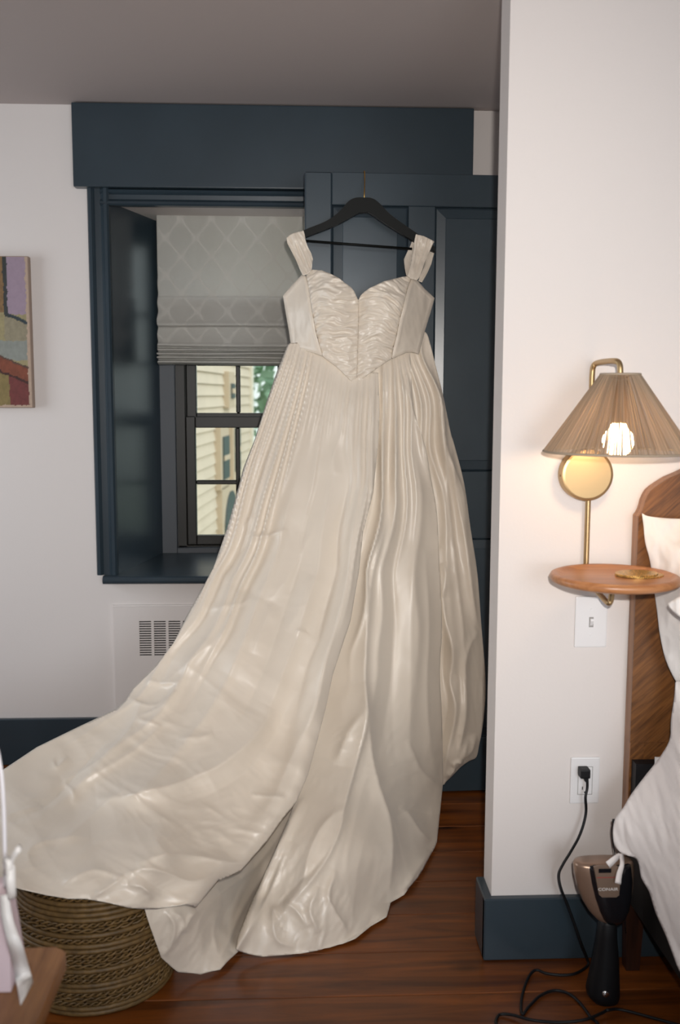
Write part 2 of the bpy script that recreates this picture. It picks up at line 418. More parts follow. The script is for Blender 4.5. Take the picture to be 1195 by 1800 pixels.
# added rear window, unseen, put in for the frontal fill
w2 = struct(box('added_window_2', 0.3, 1.7, -1.97, -1.93, 0.65, 0.70, M['jamb']))
for a in [(0.3, 0.35, 0.65, 2.05), (1.65, 1.7, 0.65, 2.05), (0.3, 1.7, 2.0, 2.05), (0.98, 1.02, 0.7, 2.0)]:
    box('window_frame', a[0], a[1], -1.965, -1.935, a[2], a[3], M['jamb'], w2)
w3 = struct(box('added_window_3', -2.47, -2.43, 2.2, 3.1, 0.70, 0.75, M['jamb']))  # added side window, unseen, put in to go with the side fill
for a in [(2.2, 2.25, 0.7, 2.0), (3.05, 3.1, 0.7, 2.0), (2.2, 3.1, 1.95, 2.0), (2.63, 2.67, 0.7, 2.0)]:
    box('window_frame', -2.465, -2.435, a[0], a[1], a[2], a[3], M['jamb'], w3)
# baseboards
def baseboard(name, segs):
    bm = bmesh.new()
    for x0, x1, y0, y1, z1 in segs: B(bm, x0, x1, y0, y1, 0, z1, 0.003)
    return struct(from_bm(name, bm, M['teal']))
baseboard('baseboard_back', [(-2.4, DX1+0.03, YW-0.02, YW+0.0, 0.172)])
baseboard('baseboard_partition', [(PX0-0.02, 2.6, YP, PYF+0.001, 0.155), (PX0-0.02, PX0+0.001, YP+0.0005, PYF+0.097, 0.1545)])
baseboard('baseboard_left', [(-2.4, -2.38, -1.9, 3.54, 0.172)])

# window header beam and moulded casing
hx0 = Xat(126, 250, YW-0.05); hx1 = Xat(833, 250, YW-0.05); hz0 = Zat(127, 327, YW-0.05)
struct(box('trim_1', hx0, hx1, YW-0.045, YW+0.001, hz0, ZC-0.004, M['teal'], bev=0.004, seg=2))
cas = struct(empty('trim_2', (WX0, YW, WZ0)))
prof = [(-0.064, 0), (-0.064, -0.018), (-0.060, -0.024), (-0.050, -0.026), (-0.044, -0.020), (-0.040, -0.014), (-0.020, -0.013), (-0.014, -0.018), (-0.008, -0.026), (0.003, -0.028), (0.009, -0.022), (0.011, 0.0)]
def casing_leg(name, sgn, X, z0, z1):
    bm = bmesh.new(); pr = [(X+sgn*a, YW+b, z0) for a, b in prof]; prism(bm, pr, (0, 0, z1-z0)); return from_bm(name, bm, M['teal'])
L1 = casing_leg('casing_side', 1, WX0, WZ0, hz0); L2 = casing_leg('casing_side', -1, WX1, WZ0, hz0)
bm = bmesh.new(); prism(bm, [(WX0-0.02, YW+b, WZ1-a*0.75-0.006) for a, b in prof], (WX1-WX0+0.04, 0, 0)); L3 = from_bm('casing_head', bm, M['teal'])
bm = bmesh.new()
sx0 = Xat(181, 1012, YW-0.045)
prism(bm, [(sx0, YW-0.045+0.012*math.sin(a)*-1, WZ0-0.014+0.014*math.cos(a)) for a in np.linspace(0, math.pi, 8)]+[(sx0, YW, WZ0-0.03), (sx0, YW, WZ0)], (WX1-WX0+0.15, 0, 0))
L4 = from_bm('sill_nosing', bm, M['teal'])
adopt(cas, [L1, L2, L3, L4])
# recess: splayed reveals, soffit, sill
YR = 3.925
rx0 = Xat(283, 800, YR); rx1 = WX0+WX1-rx0
rz0 = Zat(300, 972, YR); rz1 = WZ1-0.005
win = struct(empty('window_1', ((WX0+WX1)/2, YR, rz0)))
K = []
bm = bmesh.new(); prism(bm, [(WX0+0.0, YW+0.001, WZ0-0.03), (WX0+0.01, YW, WZ0-0.03), (rx0, YR, WZ0-0.03), (WX0-0.0, YR, WZ0-0.03)], (0, 0, WZ1-WZ0+0.03)); K.append(from_bm('reveal', bm, M['teal']))
bm = bmesh.new(); prism(bm, [(WX1, YW+0.001, WZ0-0.03), (WX1-0.01, YW, WZ0-0.03), (rx1, YR, WZ0-0.03), (WX1, YR, WZ0-0.03)], (0, 0, WZ1-WZ0+0.03)); K.append(from_bm('reveal', bm, M['teal']))
bm = bmesh.new(); prism(bm, [(WX0, YW-0.02, WZ0), (WX0, YW-0.02, WZ0-0.03), (WX0, YO, WZ0-0.03), (WX0, YO, rz0), (WX0, YR, rz0)], (WX1-WX0, 0, 0)); K.append(from_bm('window_sill', bm, M['teal']))
# jamb board facing the room
jx = Xat(309, 800, YR); jx1 = rx0+rx1-jx; jz = Zat(330, 963, YR)
bm = bmesh.new()
B(bm, WX0, jx, YR, YR+0.05, WZ0-0.02, WZ1, 0.002); B(bm, jx1, WX1, YR, YR+0.05, WZ0-0.02, WZ1, 0.002); B(bm, jx, jx1, YR, YR+0.05, rz0-0.03, jz, 0.002); B(bm, jx, jx1, YR, YR+0.05, WZ1-0.06, WZ1)
K.append(from_bm('jamb_board', bm, M['jamb']))
YS = YR+0.03
fx = Xat(327, 800, YS); fx1 = jx+jx1-fx; fz = Zat(350, 958, YS)
bm = bmesh.new()
B(bm, jx-0.01, fx, YS, YS+0.08, jz-0.01, WZ1, 0.003); B(bm, fx1, jx1+0.01, YS, YS+0.08, jz-0.01, WZ1, 0.003); B(bm, jx, jx1, YS, YS+0.08, jz-0.02, fz, 0.003)
K.append(from_bm('window_frame', bm, M['sash']))
def sash(name, x0, x1, z0, z1, Y, bl, br, bb, bt, nv, rows, mw):
    s = empty(name, (x0, Y, z0)); s.parent = None
    kids = []
    for a in [(x0, x0+bl, z0, z1), (x1-br, x1, z0, z1)]: kids.append(box('stile', a[0], a[1], Y, Y+0.038, a[2], a[3], M['sash'], bev=0.003))
    for a in [(z0, z0+bb), (z1-bt, z1)]: kids.append(box('rail', x0+bl, x1-br, Y+0.001, Y+0.037, a[0], a[1], M['sash'], bev=0.003))
    gx0, gx1, gz0, gz1 = x0+bl, x1-br, z0+bb, z1-bt
    for k in range(1, nv):
        c = gx0+(gx1-gx0)*k/nv; kids.append(box('muntin', c-mw/2, c+mw/2, Y+0.006, Y+0.032, gz0, gz1, M['sash'], bev=0.004))
    for c in rows: kids.append(box('muntin', gx0, gx1, Y+0.008, Y+0.030, c-mw/2, c+mw/2, M['sash'], bev=0.004))
    g = box('glass_pane', gx0, gx1, Y+0.018, Y+0.021, gz0, gz1, M['glass']); kids.append(g)
    return s, kids
gm = bpy.data.materials.new('window_glass'); gm.use_nodes = True; n = gm.node_tree.nodes; n.clear()
o_ = n.new('ShaderNodeOutputMaterial'); tr = n.new('ShaderNodeBsdfTransparent'); gl = n.new('ShaderNodeBsdfGlossy'); gl.inputs['Roughness'].default_value = 0.02
mx = n.new('ShaderNodeMixShader'); mx.inputs[0].default_value = 0.04; tr.inputs[0].default_value = (0.97, 0.99, 0.98, 1)
gm.node_tree.links.new(tr.outputs[0], mx.inputs[1]); gm.node_tree.links.new(gl.outputs[0], mx.inputs[2]); gm.node_tree.links.new(mx.outputs[0], o_.inputs[0]); M['glass'] = gm
px0 = Xat(345, 840, YS+0.02); px1 = fx+fx1-px0
zr_t = Zat(380, 752, YS+0.01); zr_m = Zat(380, 848, YS+0.01); zr_b = Zat(380, 941, YS+0.01); zu_b = Zat(380, 726, YS+0.05)
for nm, kids in [sash('lower_sash', fx, fx1, fz, zr_t+0.045, YS+0.005, px0-fx, px0-fx, zr_b-fz, 0.045, 4, [zr_m], 0.017),
                 sash('upper_sash', fx, fx1, zr_t+0.0, WZ1-0.02, YS+0.045, px0-fx+0.002, px0-fx+0.002, zu_b-zr_t, 0.05, 4, [zu_b+0.195, zu_b+0.39], 0.017)]:
    adopt(nm, kids); K.append(nm)
adopt(win, K)

# ------------------------------------------------------------------ roman blind
YB0 = 3.80
bx0 = Xat(277, 500, YB0); bx1 = WX1-0.035
zb = lambda y: Zat(400, y, YB0)
prof = [(YB0, zb(372)), (YB0, zb(455)), (YB0-0.002, zb(515)), (YB0-0.006, zb(524))]
# soft stacked folds towards the bottom
prof += [(YB0-0.010, zb(540)), (YB0-0.030, zb(562)), (YB0-0.042, zb(572)), (YB0-0.022, zb(577)), (YB0-0.024, zb(590)), (YB0-0.036, zb(602)), (YB0-0.046, zb(608))]
for k, yy in enumerate([612, 619, 626, 633]):
    prof += [(YB0-0.026, zb(yy)), (YB0-0.046-0.001*k, zb(yy+2.5)), (YB0-0.048-0.001*k, zb(yy+5))]
prof += [(YB0-0.028, zb(640)), (YB0-0.012, zb(642))]
pp = smooth_path([(0, a, b) for a, b in prof], 8)
_q = np.array([[p.y, p.z] for p in pp]); _a = np.concatenate([[0], np.cumsum(np.linalg.norm(_q[1:]-_q[:-1], axis=1))]); _t = np.linspace(0, _a[-1], 330)
pp = [Vector((0, float(np.interp(t, _a, _q[:, 0])), float(np.interp(t, _a, _q[:, 1])))) for t in _t]
nxb = 260; xs = np.linspace(bx0, bx1, nxb); arc = np.concatenate([[0], np.cumsum([(pp[k+1]-pp[k]).length for k in range(len(pp)-1)])])
def blind_grid(off):
    V = []
    for k, p in enumerate(pp):
        w = np.clip((zb(470)-p.z)/0.15, 0, 1)
        yy = p.y+off+0.006*w*perlin(xs*5+3.1, np.full(nxb, arc[k]*5), 3)
        zz = p.z+0.005*w*perlin(xs*3.5, np.full(nxb, arc[k]*14), 5)
        V.append(np.stack([xs+0.002*np.sin(arc[k]*90)*w, yy, zz], 1))
    return np.vstack(V)
V = np.vstack([blind_grid(0), blind_grid(0.004)]); nr = len(pp); n0 = nr*nxb
F = [];
j, i = np.meshgrid(np.arange(nr-1), np.arange(nxb-1), indexing='ij'); a = (j*nxb+i).ravel()
F.append(np.stack([a, a+nxb, a+nxb+1, a+1], 1)); F.append(np.stack([a, a+1, a+nxb+1, a+nxb], 1)+n0)
e = np.arange(nxb-1); F.append(np.stack([e, e+1, e+1+n0, e+n0], 1)); e2 = e+(nr-1)*nxb; F.append(np.stack([e2, e2+n0, e2+1+n0, e2+1], 1))
e = np.arange(nr-1)*nxb; F.append(np.stack([e, e+n0, e+n0+nxb, e+nxb], 1)); e = e+nxb-1; F.append(np.stack([e, e+nxb, e+n0+nxb, e+n0], 1))
bl = mesh_np('roman_blind', [(V, np.vstack(F))], None)
bl.data.materials.clear()
# woven leaf lattice as a colour per point (flat weave pattern)
P0 = 0.1135
X = np.tile(xs, nr); S = np.repeat(arc, nxb); X = np.concatenate([X, X]); S = np.concatenate([S, S])
u_ = (X-Xat(373, 540, YB0))/P0; s_ref = arc[np.argmin([abs(p.z-zb(548)) for p in pp])]; v_ = (S-s_ref)/0.135
val = np.cos(2*np.pi*u_)*1.0+np.cos(2*np.pi*v_)*0.95
line = np.exp(-(np.abs(val)/0.21)**2)
tri = np.abs(((u_*2+0.5) % 1)-0.5)*0.5
herr = 0.5+0.5*np.sin(2*np.pi*(S/0.0075+tri*2.6))
body = 0.86-0.12*herr
g_ = np.clip(body*(1-line)+1.12*line, 0, 1.2)
ca = np.stack([0.82*g_, 0.80*g_, 0.74*g_], 1)
colour_attr(bl, ca)
bmat = bpy.data.materials.new('woven_blind_linen'); bmat.use_nodes = True; n = bmat.node_tree.nodes; Lk = bmat.node_tree.links; pb = n['Principled BSDF']; pb.inputs['Roughness'].default_value = 0.8
at = n.new('ShaderNodeAttribute'); at.attribute_name = 'Col'; Lk.new(at.outputs['Color'], pb.inputs['Base Color'])
tl = n.new('ShaderNodeBsdfTranslucent'); mr_ = n.new('ShaderNodeMapRange'); mr_.inputs[1].default_value = 0.62; mr_.inputs[2].default_value = 0.95; mr_.inputs[3].default_value = 0.98; mr_.inputs[4].default_value = 0.40; Lk.new(at.outputs['Fac'], mr_.inputs[0]); Lk.new(mr_.outputs[0], tl.inputs[0]); ms = n.new('ShaderNodeMixShader'); ms.inputs[0].default_value = 0.46
Lk.new(pb.outputs[0], ms.inputs[1]); Lk.new(tl.outputs[0], ms.inputs[2]); Lk.new(ms.outputs[0], n['Material Output'].inputs[0])
bl.data.materials.append(bmat)
tag(bl, 'pale grey roman blind woven with a leaf pattern, half lowered over the window', 'blind')
box('folded_lining', bx0+0.004, bx1-0.004, YB0+0.012, YB0+0.018, zb(636), zb(523), mat('blind_lining', (0.55, 0.54, 0.50), 0.9), bl, 0.002)
box('headrail', bx0, bx1, YB0+0.006, YB0+0.03, zb(371), zb(366), M['sash'], bl)

# ------------------------------------------------------------------ outside
tag(box('ground', -30, 40, 5, 60, -3.6, -3.5, mat('grass_ground', (0.16, 0.19, 0.12), 0.9, var=(0.6, 0.3))), 'green lawn outside the window, below the neighbouring house', 'lawn')
M['siding'] = mat('cream_clapboard', (0.76, 0.63, 0.47), 0.7, var=(1.5, 0.06))
M['peach'] = mat('peach_trim_paint', (0.66, 0.52, 0.36), 0.7)
M['shutter'] = mat('dark_green_shutter', (0.06, 0.09, 0.085), 0.5)
hA = onY(318, 700, 10.0); hB = onY(441, 700, 15.5)
ax, ay = hA[0], hA[1]; bx_, by_ = hB[0], hB[1]; hl = math.hypot(bx_-ax, by_-ay); ang = math.atan2(by_-ay, bx_-ax)
house = empty('neighbouring_house', (ax, ay, -3.5)); house.rotation_euler = (0, 0, ang)
tag(house, 'cream clapboard house seen through the window, with dark shuttered windows', 'house')
bm = bmesh.new(); B(bm, -6, hl, 0.03, 6, 0, 8.5); from_bm('house_wall', bm, M['siding'], house)
bm = bmesh.new()
for k in range(62):
    z = 0.1+k*0.135; v = [bm.verts.new(q) for q in [(-6, 0.03, z), (-6, -0.012, z), (-6, 0.012, z+0.13), (hl, 0.03, z), (hl, -0.012, z), (hl, 0.012, z+0.13)]]
    bm.faces.new((v[0], v[1], v[4], v[3])); bm.faces.new((v[1], v[2], v[5], v[4]))
o = from_bm('clapboard_siding', bm, M['siding'], house, recalc=False); o['kind'] = 'stuff'
box('corner_board', hl-0.16, hl+0.03, -0.04, 0.2, 0, 8.5, mat('pale_cream_trim', (0.9, 0.82, 0.66), 0.6), house)
def loc_h(px, py):      # pixel -> local x,z on the facade plane
    nrm = np.array([-math.sin(ang), math.cos(ang)]); d = ray(px, py); t = ((ax*nrm[0]+ay*nrm[1]))/(d[0]*nrm[0]+d[1]*nrm[1]); p = C0+d*t
    return (p[0]-ax)*math.cos(ang)+(p[1]-ay)*math.sin(ang), p[2]+3.5
def house_window(pxa, pxb, pya, pyb, arch=False):
    x0, z1 = loc_h(pxa, pya); x1, z0 = loc_h(pxb, pyb)
    f = box('house_window', x0-0.14, x1+0.07, -0.07, 0.05, z0-0.12, z1+0.15, M['peach'], house)
    if arch:
        bm = bmesh.new(); cxm = (x0+x1)/2; r_ = (x1-x0)/2; hz = z1-r_*0.9
        prism(bm, [(x0, -0.09, z0), (x1, -0.09, z0)]+[(cxm+r_*math.cos(t), -0.09, hz+r_*math.sin(t)) for t in np.linspace(0, math.pi, 10)], (0, 0.04, 0)); from_bm('window_pane', bm, M['shutter'], f)
    else:
        box('window_pane', x0, x1, -0.09, -0.05, z0, z1, M['shutter'], f)
        box('window_bar', x0, x1, -0.10, -0.08, (z0+z1)/2-0.03, (z0+z1)/2+0.03, M['peach'], f)
house_window(381, 392, 768, 838); house_window(403, 412, 752, 825); house_window(384, 408, 878, 946, True); house_window(396, 402, 674, 700)
bx2, bz2 = loc_h(343, 757)
M['leaf'] = mat('tree_leaves', (0.30, 0.46, 0.30), 0.7, var=(2, 0.3)); M['bark'] = mat('tree_bark', (0.10, 0.08, 0.06), 0.9)
def tree(loc, R_, H_, label):
    t = empty('garden_tree', loc); tag(t, label, 'tree')
    bm = bmesh.new(); tube(bm, [(0, 0, 0), (0.1, 0, H_*0.4), (0, 0.1, H_*0.8)], lambda q: 0.22*(1-q*0.7), 8); from_bm('trunk', bm, M['bark'], t, True)
    bm = bmesh.new(); r = np.random.default_rng(int(R_*100))
    for k in range(2600):
        d = r.normal(size=3); d /= np.linalg.norm(d); rr = R_*r.uniform(0.55, 1.0)*(1+0.25*math.sin(d[0]*5+d[2]*4))
        c = Vector((d[0]*rr, d[1]*rr, H_+d[2]*rr*1.2)); a = Vector(r.normal(size=3)).normalized()*0.17; b = Vector(r.normal(size=3)).normalized()*0.12
        bm.faces.new([bm.verts.new(c-a), bm.verts.new(c+b), bm.verts.new(c+a), bm.verts.new(c-b)])
    o = from_bm('foliage', bm, M['leaf'], t, recalc=False); o['kind'] = 'stuff'
tree((-0.2, 20.0, -3.5), 2.6, 4.6, 'bushy green tree right of the cream house outside'); tree((5.5, 27.0, -3.5), 3.2, 4.8, 'farther round green tree behind the hanging dress outside')

# ------------------------------------------------------------------ door (open, standing in front of the window recess)
DT = rad(2.0)
dX0 = Xat(536, 500, 3.205); DW = 0.768; DH = Zat(700, 309, 3.215)
door = struct(empty('door_1', (dX0, 3.205, 0.008))); door.rotation_euler = (0, 0, DT)
def dbox(name, x0, x1, z0, z1, y0=0, y1=0.036, bev=0.002, m=None): return box(name, x0, x1, y0, y1, z0, z1, m or M['teal'], door, bev)
def dz(y): return Zat(700, y, 3.215)-0.008
def dx(x): return (Xat(x, 500, 3.215)-dX0)
a0, a1, b0, b1 = dx(583), dx(717), dx(764), dx(764)+(dx(717)-dx(583))+0.012
DW = b1+dx(583)
zt, zm1, zm0, zbm = dz(362), dz(829), dz(948), dz(1300)
dbox('stile', 0, a0, 0, DH, bev=0.004); dbox('stile', b1, DW, 0, DH, bev=0.004)
dbox('rail', a0, b1, zt, DH); dbox('rail', a0, b1, 0, zbm); dbox('rail', a0, b1, zm0, zm1)
dbox('mullion', a1, b0, zm1, zt); dbox('mullion', a1, b0, zbm, zm0)
for (x0, x1) in ((a0, a1), (b0, b1)):
    for (z0, z1) in ((zm1, zt), (zbm, zm0)):
        bm = bmesh.new(); e = 0.006; w = 0.034
        def ring(i_, y_): return [bm.verts.new(q) for q in [(x0+i_, y_, z0+i_), (x1-i_, y_, z0+i_), (x1-i_, y_, z1-i_), (x0+i_, y_, z1-i_)]]
        rs = [ring(-0.001, 0.010), ring(0.003, 0.004), ring(0.006, 0.0105), ring(w, 0.0062), ring(w+0.002, 0.0045)]
        for p, q in zip(rs, rs[1:]):
            for k in range(4): bm.faces.new((p[k], p[(k+1) % 4], q[(k+1) % 4], q[k]))
        bm.faces.new(rs[-1]); bk = [bm.verts.new((v.co.x, 0.024, v.co.z)) for v in rs[0]]; bm.faces.new(bk[::-1])
        for k in range(4): bm.faces.new((rs[0][k], bk[k], bk[(k+1) % 4], rs[0][(k+1) % 4]))
        from_bm('raised_panel', bm, M['teal'], door)
for z in (0.25, 1.0, 1.8):
    bm = bmesh.new(); tube(bm, [(DW+0.006, -0.004, z-0.04), (DW+0.006, -0.004, z+0.04)], 0.006, 10); B(bm, DW-0.002, DW+0.03, 0.0, 0.003, z-0.04, z+0.04); from_bm('hinge', bm, M['brass'], door)

# ------------------------------------------------------------------ hanger
YH = 3.135
def hp(x, y, Y=YH): return tuple(onY(x, y, Y))
hang = empty('clothes_hanger', hp(641, 348)); tag(hang, 'black wooden clothes hanger with gold hook, hooked over the top of the door', 'hanger')
kid = []
top = Vector(onY(641, 306, 3.19)); pk = Vector(hp(640, 352))
hk = [pk, pk+Vector((0.001, 0.004, 0.03)), Vector((top.x, 3.188, DH-0.02)), Vector((top.x, 3.197, DH+0.004)), Vector((top.x, 3.208, DH+0.0115)), Vector((top.x, 3.235, DH+0.012)), Vector((top.x, 3.247, DH+0.002)), Vector((top.x, 3.250, DH-0.02))]
bm = bmesh.new(); tube(bm, smooth_path(hk, 6), 0.0018, 8); kid.append(from_bm('hook', bm, M['gold_wire'], smooth=True))
up = [(507, 421), (533, 405), (572, 389), (596, 372), (612, 354), (625, 347.5), (641, 347), (655, 348.5), (668, 358), (684, 375), (708, 393), (740, 415), (765, 434)]
lo = [(765, 444), (738, 430), (705, 410), (675, 391), (655, 377), (641, 370.5), (622, 379), (600, 391), (573, 403), (536, 417), (507, 428)]
pl = curve2(up, 4)+curve2(lo, 4)
bm = bmesh.new(); prism(bm, [onY(x, y, YH-0.011) for x, y in pl], (0, 0.022, 0)); bmesh.ops.bevel(bm, geom=[e for e in bm.edges if abs((e.verts[0].co-e.verts[1].co).y) < 0.01], offset=0.003, segments=2, affect='EDGES')
kid.append(from_bm('hanger_body', bm, M['black_wood']))
bm = bmesh.new(); tube(bm, [hp(518, 422), hp(724, 437.5)], 0.0038, 10); kid.append(from_bm('trouser_bar', bm, M['black_wood'], smooth=True))
adopt(hang, kid)
# ------------------------------------------------------------------ wedding dress
dress = empty('wedding_dress', hp(630, 600)); tag(dress, 'ivory taffeta wedding gown with ruched bodice, hung on the door, train spread left', 'dress')
SL = [  # flow lines of the skirt from waist to hem, with their place across it
 (0.00, [(506, 604), (470, 701), (427, 822), (385, 969), (330, 1078), (235, 1209), (130, 1281), (2, 1355), (-60, 1385)]),
 (0.12, [(527, 616), (490, 740), (447, 880), (398, 1010), (320, 1150), (200, 1290), (80, 1390), (-60, 1450)]),
 (0.26, [(555, 628), (525, 760), (487, 900), (435, 1050), (370, 1200), (270, 1330), (150, 1450), (20, 1545)]),
 (0.42, [(590, 650), (568, 800), (540, 950), (500, 1100), (450, 1230), (370, 1360), (270, 1480), (160, 1575)]),
 (0.57, [(627, 675), (620, 850), (598, 1000), (565, 1130), (522, 1270), (460, 1390), (370, 1500), (270, 1590)]),
 (0.70, [(665, 655), (660, 850), (632, 1000), (598, 1146), (558, 1302), (520, 1408), (424, 1531), (344, 1594)]),
 (0.78, [(688, 640), (685, 850), (660, 1000), (644, 1177), (610, 1408), (560, 1560), (500, 1675)]),
 (0.86, [(705, 630), (722, 850), (712, 1100), (700, 1300), (690, 1480), (682, 1590)]),
 (0.93, [(720, 622), (747, 786), (768, 990), (776, 1200), (778, 1372)]),
 (1.00, [(748, 586), (778, 694), (816, 851), (839, 1008), (852, 1171), (848, 1278), (815, 1350)])]
sc_, tc_ = [], []
for s, ln in SL:
    L = np.array(ln, float); g = np.concatenate([[0], np.cumsum(np.linalg.norm(L[1:]-L[:-1], axis=1))]); g /= g[-1]
    for (x, y), t in zip(ln, g): sc_.append((x, y, s)); tc_.append((x, y, t))
fS, fT = tps(sc_, 1e-5), tps(tc_, 1e-3)
pleats = []
for k in range(27):
    s0 = (k+0.5)/27+random.uniform(-0.01, 0.01); mid = 0.25 < s0 < 0.62
    pleats.append((s0, random.uniform(0.007, 0.013)*(1.6 if mid else 1), random.uniform(0.009, 0.020)*(0.6 if mid else 1), random.uniform(0.22, 0.75)*(0.55 if mid else (0.7 if s0 > 0.68 else 1.0)), random.uniform(-0.02, 0.02)))
long_folds = [(0.05, 0.012, 0.010, 0.1, 0.9), (0.10, 0.016, -0.010, 0.05, 0.7), (0.17, 0.02, 0.018, 0.1, 1.0), (0.235, 0.016, -0.012, 0.15, 0.7), (0.31, 0.025, 0.020, 0.15, 0.9),
              (0.40, 0.03, -0.014, 0.1, 0.75), (0.47, 0.03, 0.016, 0.08, 0.8), (0.555, 0.022, -0.014, 0.05, 0.7), (0.62, 0.02, 0.014, 0.1, 0.9),
              (0.745, 0.008, 0.014, 0.0, 0.6), (0.80, 0.014, 0.020, 0.0, 0.75), (0.835, 0.012, -0.016, 0.05, 0.8), (0.885, 0.014, 0.016, 0.1, 0.8),
              (0.95, 0.008, 0.020, 0.02, 0.9), (0.968, 0.006, -0.010, 0.1, 0.8), (0.985, 0.006, 0.016, 0.05, 0.9)]
def sst(a, b, x):
    t = np.clip((x-a)/(b-a), 0, 1); return t*t*(3-2*t)
def folds(px, py, S, T, mid=1.0):
    h = np.zeros_like(px); sw = S+0.006*perlin(T*3+1.7, S*5, 21)+0.0015*perlin(T*9, S*9, 22)
    for s0, w, a, te, dr in pleats:
        d = sw-(s0+dr*T*1.5); h += 1.7*a*np.exp(-np.sqrt(d*d+1.2e-6)/w)*(1-sst(te*0.4, te, T))*sst(-0.03, 0.04, T)
    for s0, w, a, ta, tb in long_folds:
        d = sw-s0-0.004*np.sin(T*4+s0*30); h += a*np.exp(-(np.sqrt(d*d+1e-5)/w)**1.3)*sst(ta, ta+0.2, T)*(1-sst(tb-0.3, tb, T))
    return h
def creases(px, py, lst):
    h = np.zeros_like(px)
    for pts, a, wl_, wr_ in lst:
        d, sd, par, _, _ = poly_dist(px, py, curve2(pts, 4)); w = np.where(sd > 0, wr_, wl_)
        end = np.clip(np.minimum(par, 1-par)/0.25, 0, 1)**0.7; off = (par <= 0.001) | (par >= 0.999)
        h += a*1.25*np.exp(-np.sqrt(d*d+0.6)/w)*end
    return h
def crumple(px, py, amp, sc1, seed, ax_=1.0, rot=0.0):
    c, s = math.cos(rot), math.sin(rot); X = (px*c+py*s)/sc1; Y = (-px*s+py*c)/(sc1*ax_)
    wx = X+0.7*perlin(X*0.6, Y*0.6, seed+9); wy = Y+0.7*perlin(X*0.6+5, Y*0.6+5, seed+8)
    m = np.clip(0.35+1.6*perlin(px/190+seed, py/190, seed+5), 0, 1)
    return amp*(ridged(wx, wy, seed, 2)-0.7)*m
def fuse(hf): return hf
# --- train and front panel
F1 = [(665, 655), (667, 720), (665, 777), (656, 866), (638, 937), (631.6, 1000), (616, 1092), (598, 1146), (585, 1186), (571.7, 1248), (558, 1301.6), (540.7, 1363.6), (521, 1410), (498, 1438), (470, 1478), (424, 1531), (404, 1541), (384, 1548), (362, 1574), (344, 1596)]
leftsil = [(506, 604), (488, 649), (470, 701), (447.4, 773), (427.8, 822), (411.5, 884), (398.5, 930), (385, 969), (374, 1000), (352.5, 1039), (331, 1078), (304.6, 1130.5), (274, 1170), (235, 1209), (220, 1232), (204.5, 1246), (130.5, 1281), (65, 1313), (26, 1339), (2, 1355), (-50, 1392), (-100, 1440)]
hemA = [(344, 1596), (326, 1590), (300, 1594), (275, 1598), (250, 1598), (226, 1596), (190, 1587), (152, 1580.6), (120, 1580), (82.7, 1574), (35, 1563), (0, 1552), (-50, 1545), (-110, 1500), (-100, 1440)]
polyA = [(540, 600), (590, 640), (627, 655), (665, 655)]+F1[1:]+hemA[1:-1]+leftsil[::-1]
ctrlA = [(506, 604, 3.10), (560, 620, 3.075), (627, 660, 3.06), (665, 655, 3.065),
 (470, 701, 3.07), (550, 760, 3.02), (640, 800, 2.99), (666, 790, 3.0), (427, 822, 3.02), (520, 900, 2.94), (635, 937, 2.90),
 (385, 969, 2.95), (480, 1050, 2.83), (616, 1085, 2.80), (330, 1078, 2.86), (430, 1180, 2.70), (575, 1240, 2.68),
 (235, 1209, 2.74), (350, 1290, 2.58), (545, 1350, 2.55), (130, 1281, 2.62), (250, 1380, 2.40), (510, 1420, 2.46),
 (2, 1355, 2.47), (130, 1430, 2.33), (130, 1460, 2.22), (60, 1460, 2.20), (230, 1440, 2.28), (300, 1460, 2.24), (285, 1492, 2.13), (430, 1522, 2.33), (-60, 1400, 2.40), (0, 1550, 2.01), (40, 1540, 2.03), (80, 1572, 1.995), (150, 1580, 1.99), (220, 1596, 2.01), (344, 1594, 2.14), (-90, 1500, 2.12), (150, 1500, 2.11), (230, 1545, 2.035), (290, 1545, 2.075), (150, 1545, 2.02)]
